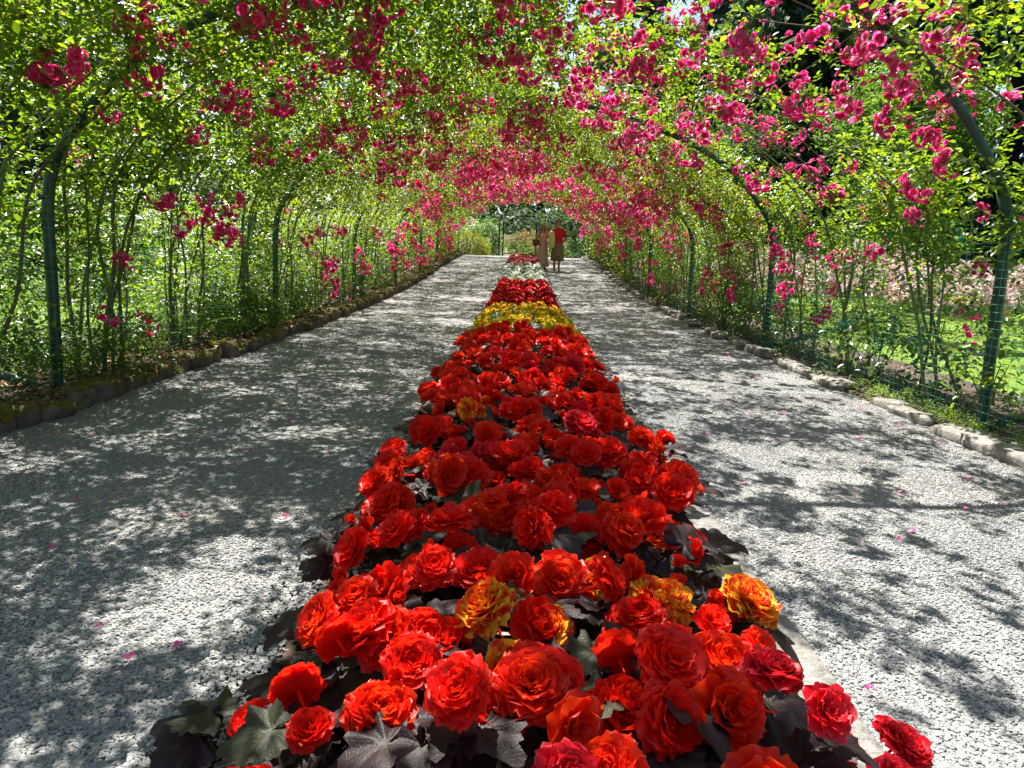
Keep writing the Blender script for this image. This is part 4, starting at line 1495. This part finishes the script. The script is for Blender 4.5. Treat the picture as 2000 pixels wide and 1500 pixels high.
def loft(name, rings, mt, parent, n=20, fold=0, fn=0, seed=0):
    """rings: (cx, cy, z, rx, ry)"""
    th = np.arange(n) * 2 * math.pi / n
    V = []
    for i, (cx, cy, z, rx, ry) in enumerate(rings):
        k = 1 + fold * (i / (len(rings) - 1)) * np.cos(th * fn + seed)
        V.append(np.stack([cx + rx * k * np.cos(th), cy + ry * k * np.sin(th), np.full(n, z)], -1))
    V = np.concatenate(V)
    F = []
    for i in range(len(rings) - 1):
        for j in range(n):
            j2 = (j + 1) % n
            F.append([i * n + j, i * n + j2, (i + 1) * n + j2]); F.append([i * n + j, (i + 1) * n + j2, (i + 1) * n + j])
    o = link(name, big_mesh(name, V, F, [mt], smooth=True), parent)
    s_ = o.modifiers.new('thick', 'SOLIDIFY'); s_.thickness = .008
    return o


def head(parent, c, hair, long_hair, skinm):
    import bmesh
    bm = bmesh.new()
    bmesh.ops.create_icosphere(bm, subdivisions=3, radius=1)
    for v in bm.verts:
        x, y, z = v.co
        y2 = y
        if z < 0: x *= 1 + .28 * z; y2 *= 1 + .15 * z
        v.co = (x * .078, y2 * .098, z * .118)
        f = v.co
        # nose, brow, eye hollows, chin, ears
        fy = -f.y
        if fy > .05:
            d = math.exp(-((f.x / .014) ** 2 + ((f.z + .012) / .026) ** 2)); f.y -= .022 * d
            for s in (-1, 1):
                d = math.exp(-(((f.x - s * .03) / .016) ** 2 + ((f.z - .012) / .012) ** 2)); f.y += .008 * d
            d = math.exp(-((f.x / .024) ** 2 + ((f.z + .055) / .008) ** 2)); f.y -= .005 * d
        for s in (-1, 1):
            d = math.exp(-(((f.x - s * .078) / .02) ** 2 + ((f.y) / .018) ** 2 + ((f.z) / .03) ** 2)); f.x += s * .014 * d
    me = bpy.data.meshes.new('head'); bm.to_mesh(me); bm.free()
    me.materials.append(skinm)
    for p in me.polygons: p.use_smooth = True
    return me


def person(name, loc, rotz, label, J, clothes):
    root = link(name, None, loc=loc, rot=(0, 0, rotz))
    tag(root, label, 'person', None)
    return root


def build_person(loc, rotz, H, label, female):
    root = link('person', None, loc=loc, rot=(0, 0, rotz))
    tag(root, label, 'person', 'couple walking up the path')
    k = H / 1.75
    # y negative = facing the viewer
    J = {'pel': (0, 0, .95), 'w': (0, 0, 1.10), 'ch': (0, .01, 1.30), 'nk': (0, .01, 1.46), 'hd0': (0, -.005, 1.54), 'hd1': (0, -.012, 1.62), 'hd2': (0, -.008, 1.69),
         'hl': (-.09, 0, .93), 'hr': (.09, 0, .93), 'kl': (-.10, -.10, .50), 'kr': (.10, .04, .50), 'al': (-.10, -.12, .09), 'ar': (.10, .18, .12), 'tl': (-.11, -.28, .04), 'tr': (.10, .06, .03),
         'sl': (-.175, .01, 1.42), 'sr': (.175, .01, 1.42), 'el': (-.24, .03, 1.14), 'er': (.25, .05, 1.14), 'wl': (-.27, -.06, .90), 'wr': (.22, -.12, .98), 'fl': (-.275, -.09, .81), 'fr': (.19, -.2, .98)}
    R = {'pel': .135, 'w': .12, 'ch': (.15, .11), 'nk': .055, 'hd0': .065, 'hd1': .085, 'hd2': .078, 'hl': .10, 'hr': .10, 'kl': .06, 'kr': .06, 'al': .042, 'ar': .042, 'tl': .035, 'tr': .035,
         'sl': .062, 'sr': .062, 'el': .042, 'er': .042, 'wl': .028, 'wr': .028, 'fl': .034, 'fr': .034}
    E = [('pel', 'w'), ('w', 'ch'), ('ch', 'nk'), ('nk', 'hd0'), ('hd0', 'hd1'), ('hd1', 'hd2'), ('pel', 'hl'), ('pel', 'hr'), ('hl', 'kl'), ('hr', 'kr'), ('kl', 'al'), ('kr', 'ar'), ('al', 'tl'), ('ar', 'tr'),
         ('ch', 'sl'), ('ch', 'sr'), ('sl', 'el'), ('sr', 'er'), ('el', 'wl'), ('er', 'wr'), ('wl', 'fl'), ('wr', 'fr')]
    # five fingers per hand
    for s, hn in (('l', 'fl'), ('r', 'fr')):
        p = np.array(J[hn]); d = norm(p - np.array(J['w' + s]))
        side = norm(np.cross(d, [0, 1.0, .3]))
        for q in range(4):
            a = p + side * (q - 1.5) * .017 + d * .03
            b_ = a + d * (.062 - abs(q - 1.4) * .010) + np.array([0, -.012, 0])
            J[f'{s}{q}a'] = tuple(a); J[f'{s}{q}b'] = tuple(b_); R[f'{s}{q}a'] = .009; R[f'{s}{q}b'] = .008
            E += [(hn, f'{s}{q}a'), (f'{s}{q}a', f'{s}{q}b')]
        a = p + side * .035 + d * .0; b_ = a + side * .018 + d * .035
        J[s + 'ta'] = tuple(a); J[s + 'tb'] = tuple(b_); R[s + 'ta'] = .011; R[s + 'tb'] = .009
        E += [(hn, s + 'ta'), (s + 'ta', s + 'tb')]
    names = list(J)
    idx = {n_: i for i, n_ in enumerate(names)}
    f = .9 if female else 1
    body = skin_body('body', [np.array(J[n_]) * k for n_ in names], [(idx[a], idx[b_]) for a, b_ in E],
                     [tuple(x * k * f for x in R[n_]) if hasattr(R[n_], '__len__') else R[n_] * k * f for n_ in names], M['skin'], root, 2)
    hm = head(None, None, None, None, M['skin'])
    link('face', hm, root, (0, -.02 * k, 1.635 * k), (0, 0, 0), k)
    for s in (-1, 1):
        V, F = tube([(s * .03, -.107, 1.648), (s * .03, -.113, 1.648)], [.010, .006], 8)
        link('eye', big_mesh('eye', V * k, F, [M['hair_dark']]), root)
    V, F = tube([(-.022, -.112, 1.578), (0, -.117, 1.576), (.022, -.112, 1.578)], .005, 5)
    link('mouth', big_mesh('mouth', V * k, F, [M['red_cloth']]), root)
    hairm = M['hair_grey'] if female else M['hair_dark']
    th = np.arange(16) * 2 * math.pi / 16
    hr = [(0, .005, 1.765, .02, .02), (0, .005, 1.755, .06, .07), (0, .01, 1.72, .088, .10), (0, .022, 1.68, .096, .105), (0, .035, 1.62, .095, .095)]
    if female: hr += [(0, .05, 1.54, .10, .08), (0, .05, 1.44, .11, .07), (0, .05, 1.36, .09, .055)]
    loft('hair', [tuple(np.array(q) * k) for q in hr], hairm, root, 16, .05, 5)
    if female:
        for s in (-1, 1):
            tube_obj('hair_lock', np.array([(s * .075, -.04, 1.69), (s * .095, -.05, 1.6), (s * .10, -.07, 1.5), (s * .09, -.10, 1.38)]) * k, np.array([.02, .03, .035, .015]) * k, hairm, root, 7)
        loft('top', [tuple(np.array(q) * k) for q in [(0, 0, .90, .175, .15), (0, 0, 1.0, .16, .135), (0, 0, 1.12, .145, .125), (0, 0, 1.28, .165, .135), (0, 0, 1.38, .15, .10)]], M['peach'], root, 20, .02, 4)
        for s in (-1, 1):
            loft('sleeve', [tuple(np.array(q) * k) for q in [(s * .205, .02, 1.20, .055, .06), (s * .19, .015, 1.32, .065, .07), (s * .13, .01, 1.43, .07, .06), (s * .07, .01, 1.455, .05, .05)]], M['peach'], root, 12)
        loft('skirt', [tuple(np.array(q) * k) for q in [(0, 0, .96, .155, .13), (0, 0, .82, .185, .16), (0, -.02, .55, .19, .19), (.0, -.02, .30, .22, .23), (0, -.02, .14, .25, .26)]], M['skirt'], root, 28, .10, 7, 1)
    else:
        loft('shirt', [tuple(np.array(q) * k) for q in [(0, 0, .86, .185, .15), (0, 0, 1.0, .18, .15), (0, 0, 1.2, .19, .145), (0, 0, 1.36, .195, .13), (0, 0, 1.44, .15, .095), (0, 0, 1.475, .075, .065)]], M['red_cloth'], root, 24, .02, 3)
        for s in (-1, 1):
            loft('sleeve', [tuple(np.array(q) * k) for q in [(s * .245, .03, 1.18, .075, .075), (s * .22, .02, 1.30, .08, .08), (s * .17, .01, 1.42, .075, .075), (s * .10, .01, 1.455, .05, .06)]], M['red_cloth'], root, 14)
        loft('shorts', [tuple(np.array(q) * k) for q in [(0, 0, .96, .165, .14), (0, 0, .80, .20, .165), (0, -.02, .55, .215, .18), (0, -.02, .34, .225, .19)]], M['khaki'], root, 26, .06, 5)
    for s, (ax, ay, az), (tx, ty, tz) in ((-1, J['al'], J['tl']), (1, J['ar'], J['tr'])):
        P = np.array([(ax, ay + .05, az - .035), (ax, ay, az - .03), ((ax + tx) / 2, (ay + ty) / 2, (az + tz) / 2 - .02), (tx, ty, tz - .005), (tx, ty - .04, tz - .01)]) * k
        tube_obj('shoe', P, np.array([.03, .045, .045, .042, .02]) * k, M['shoe'], root, 10)
    return root


py = 26.0
pz = float(gz(py)) + .0
build_person((.70, py + .1, pz), rad(-4), 1.66, 'woman in peach top and long patterned pale skirt walking on the far path', True)
build_person((1.22, py, pz), rad(6), 1.80, 'man in red shirt and long khaki shorts walking beside the woman', False)
k = 1
bag = link('handbag', None, loc=(.45, py - .02, pz + .86))
tag(bag, "brown leather shoulder bag hanging at the woman's side", 'bag')
loft('bag_body', [(0, 0, 0, .05, .03), (0, 0, .02, .11, .05), (0, 0, .14, .12, .055), (0, 0, .22, .10, .04), (0, 0, .23, .02, .01)], M['brown_leather'], bag, 16)
tube_obj('strap', [(-.06, 0, .2), (0, .0, .42), (.10, .01, .56), (.1, .05, .35), (.07, .02, .2)], .008, M['brown_leather'], bag, 5)
jk = link('carried_jacket', None, loc=(.99, py - .22, pz + .78))
tag(jk, 'pale yellow and white patterned jacket carried over an arm between the couple', 'jacket')
loft('cloth', [(0, 0, 0, .05, .05), (.0, 0, .05, .10, .07), (0, 0, .25, .12, .08), (-.01, 0, .48, .10, .07), (0, .02, .60, .05, .05), (.02, .03, .62, .01, .01)], M['yellow_cloth'], jk, 18, .12, 5)
loft('sleeve', [(.09, 0, .05, .03, .03), (.09, 0, .3, .04, .04), (.06, 0, .52, .04, .04)], M['yellow_cloth'], jk, 10)
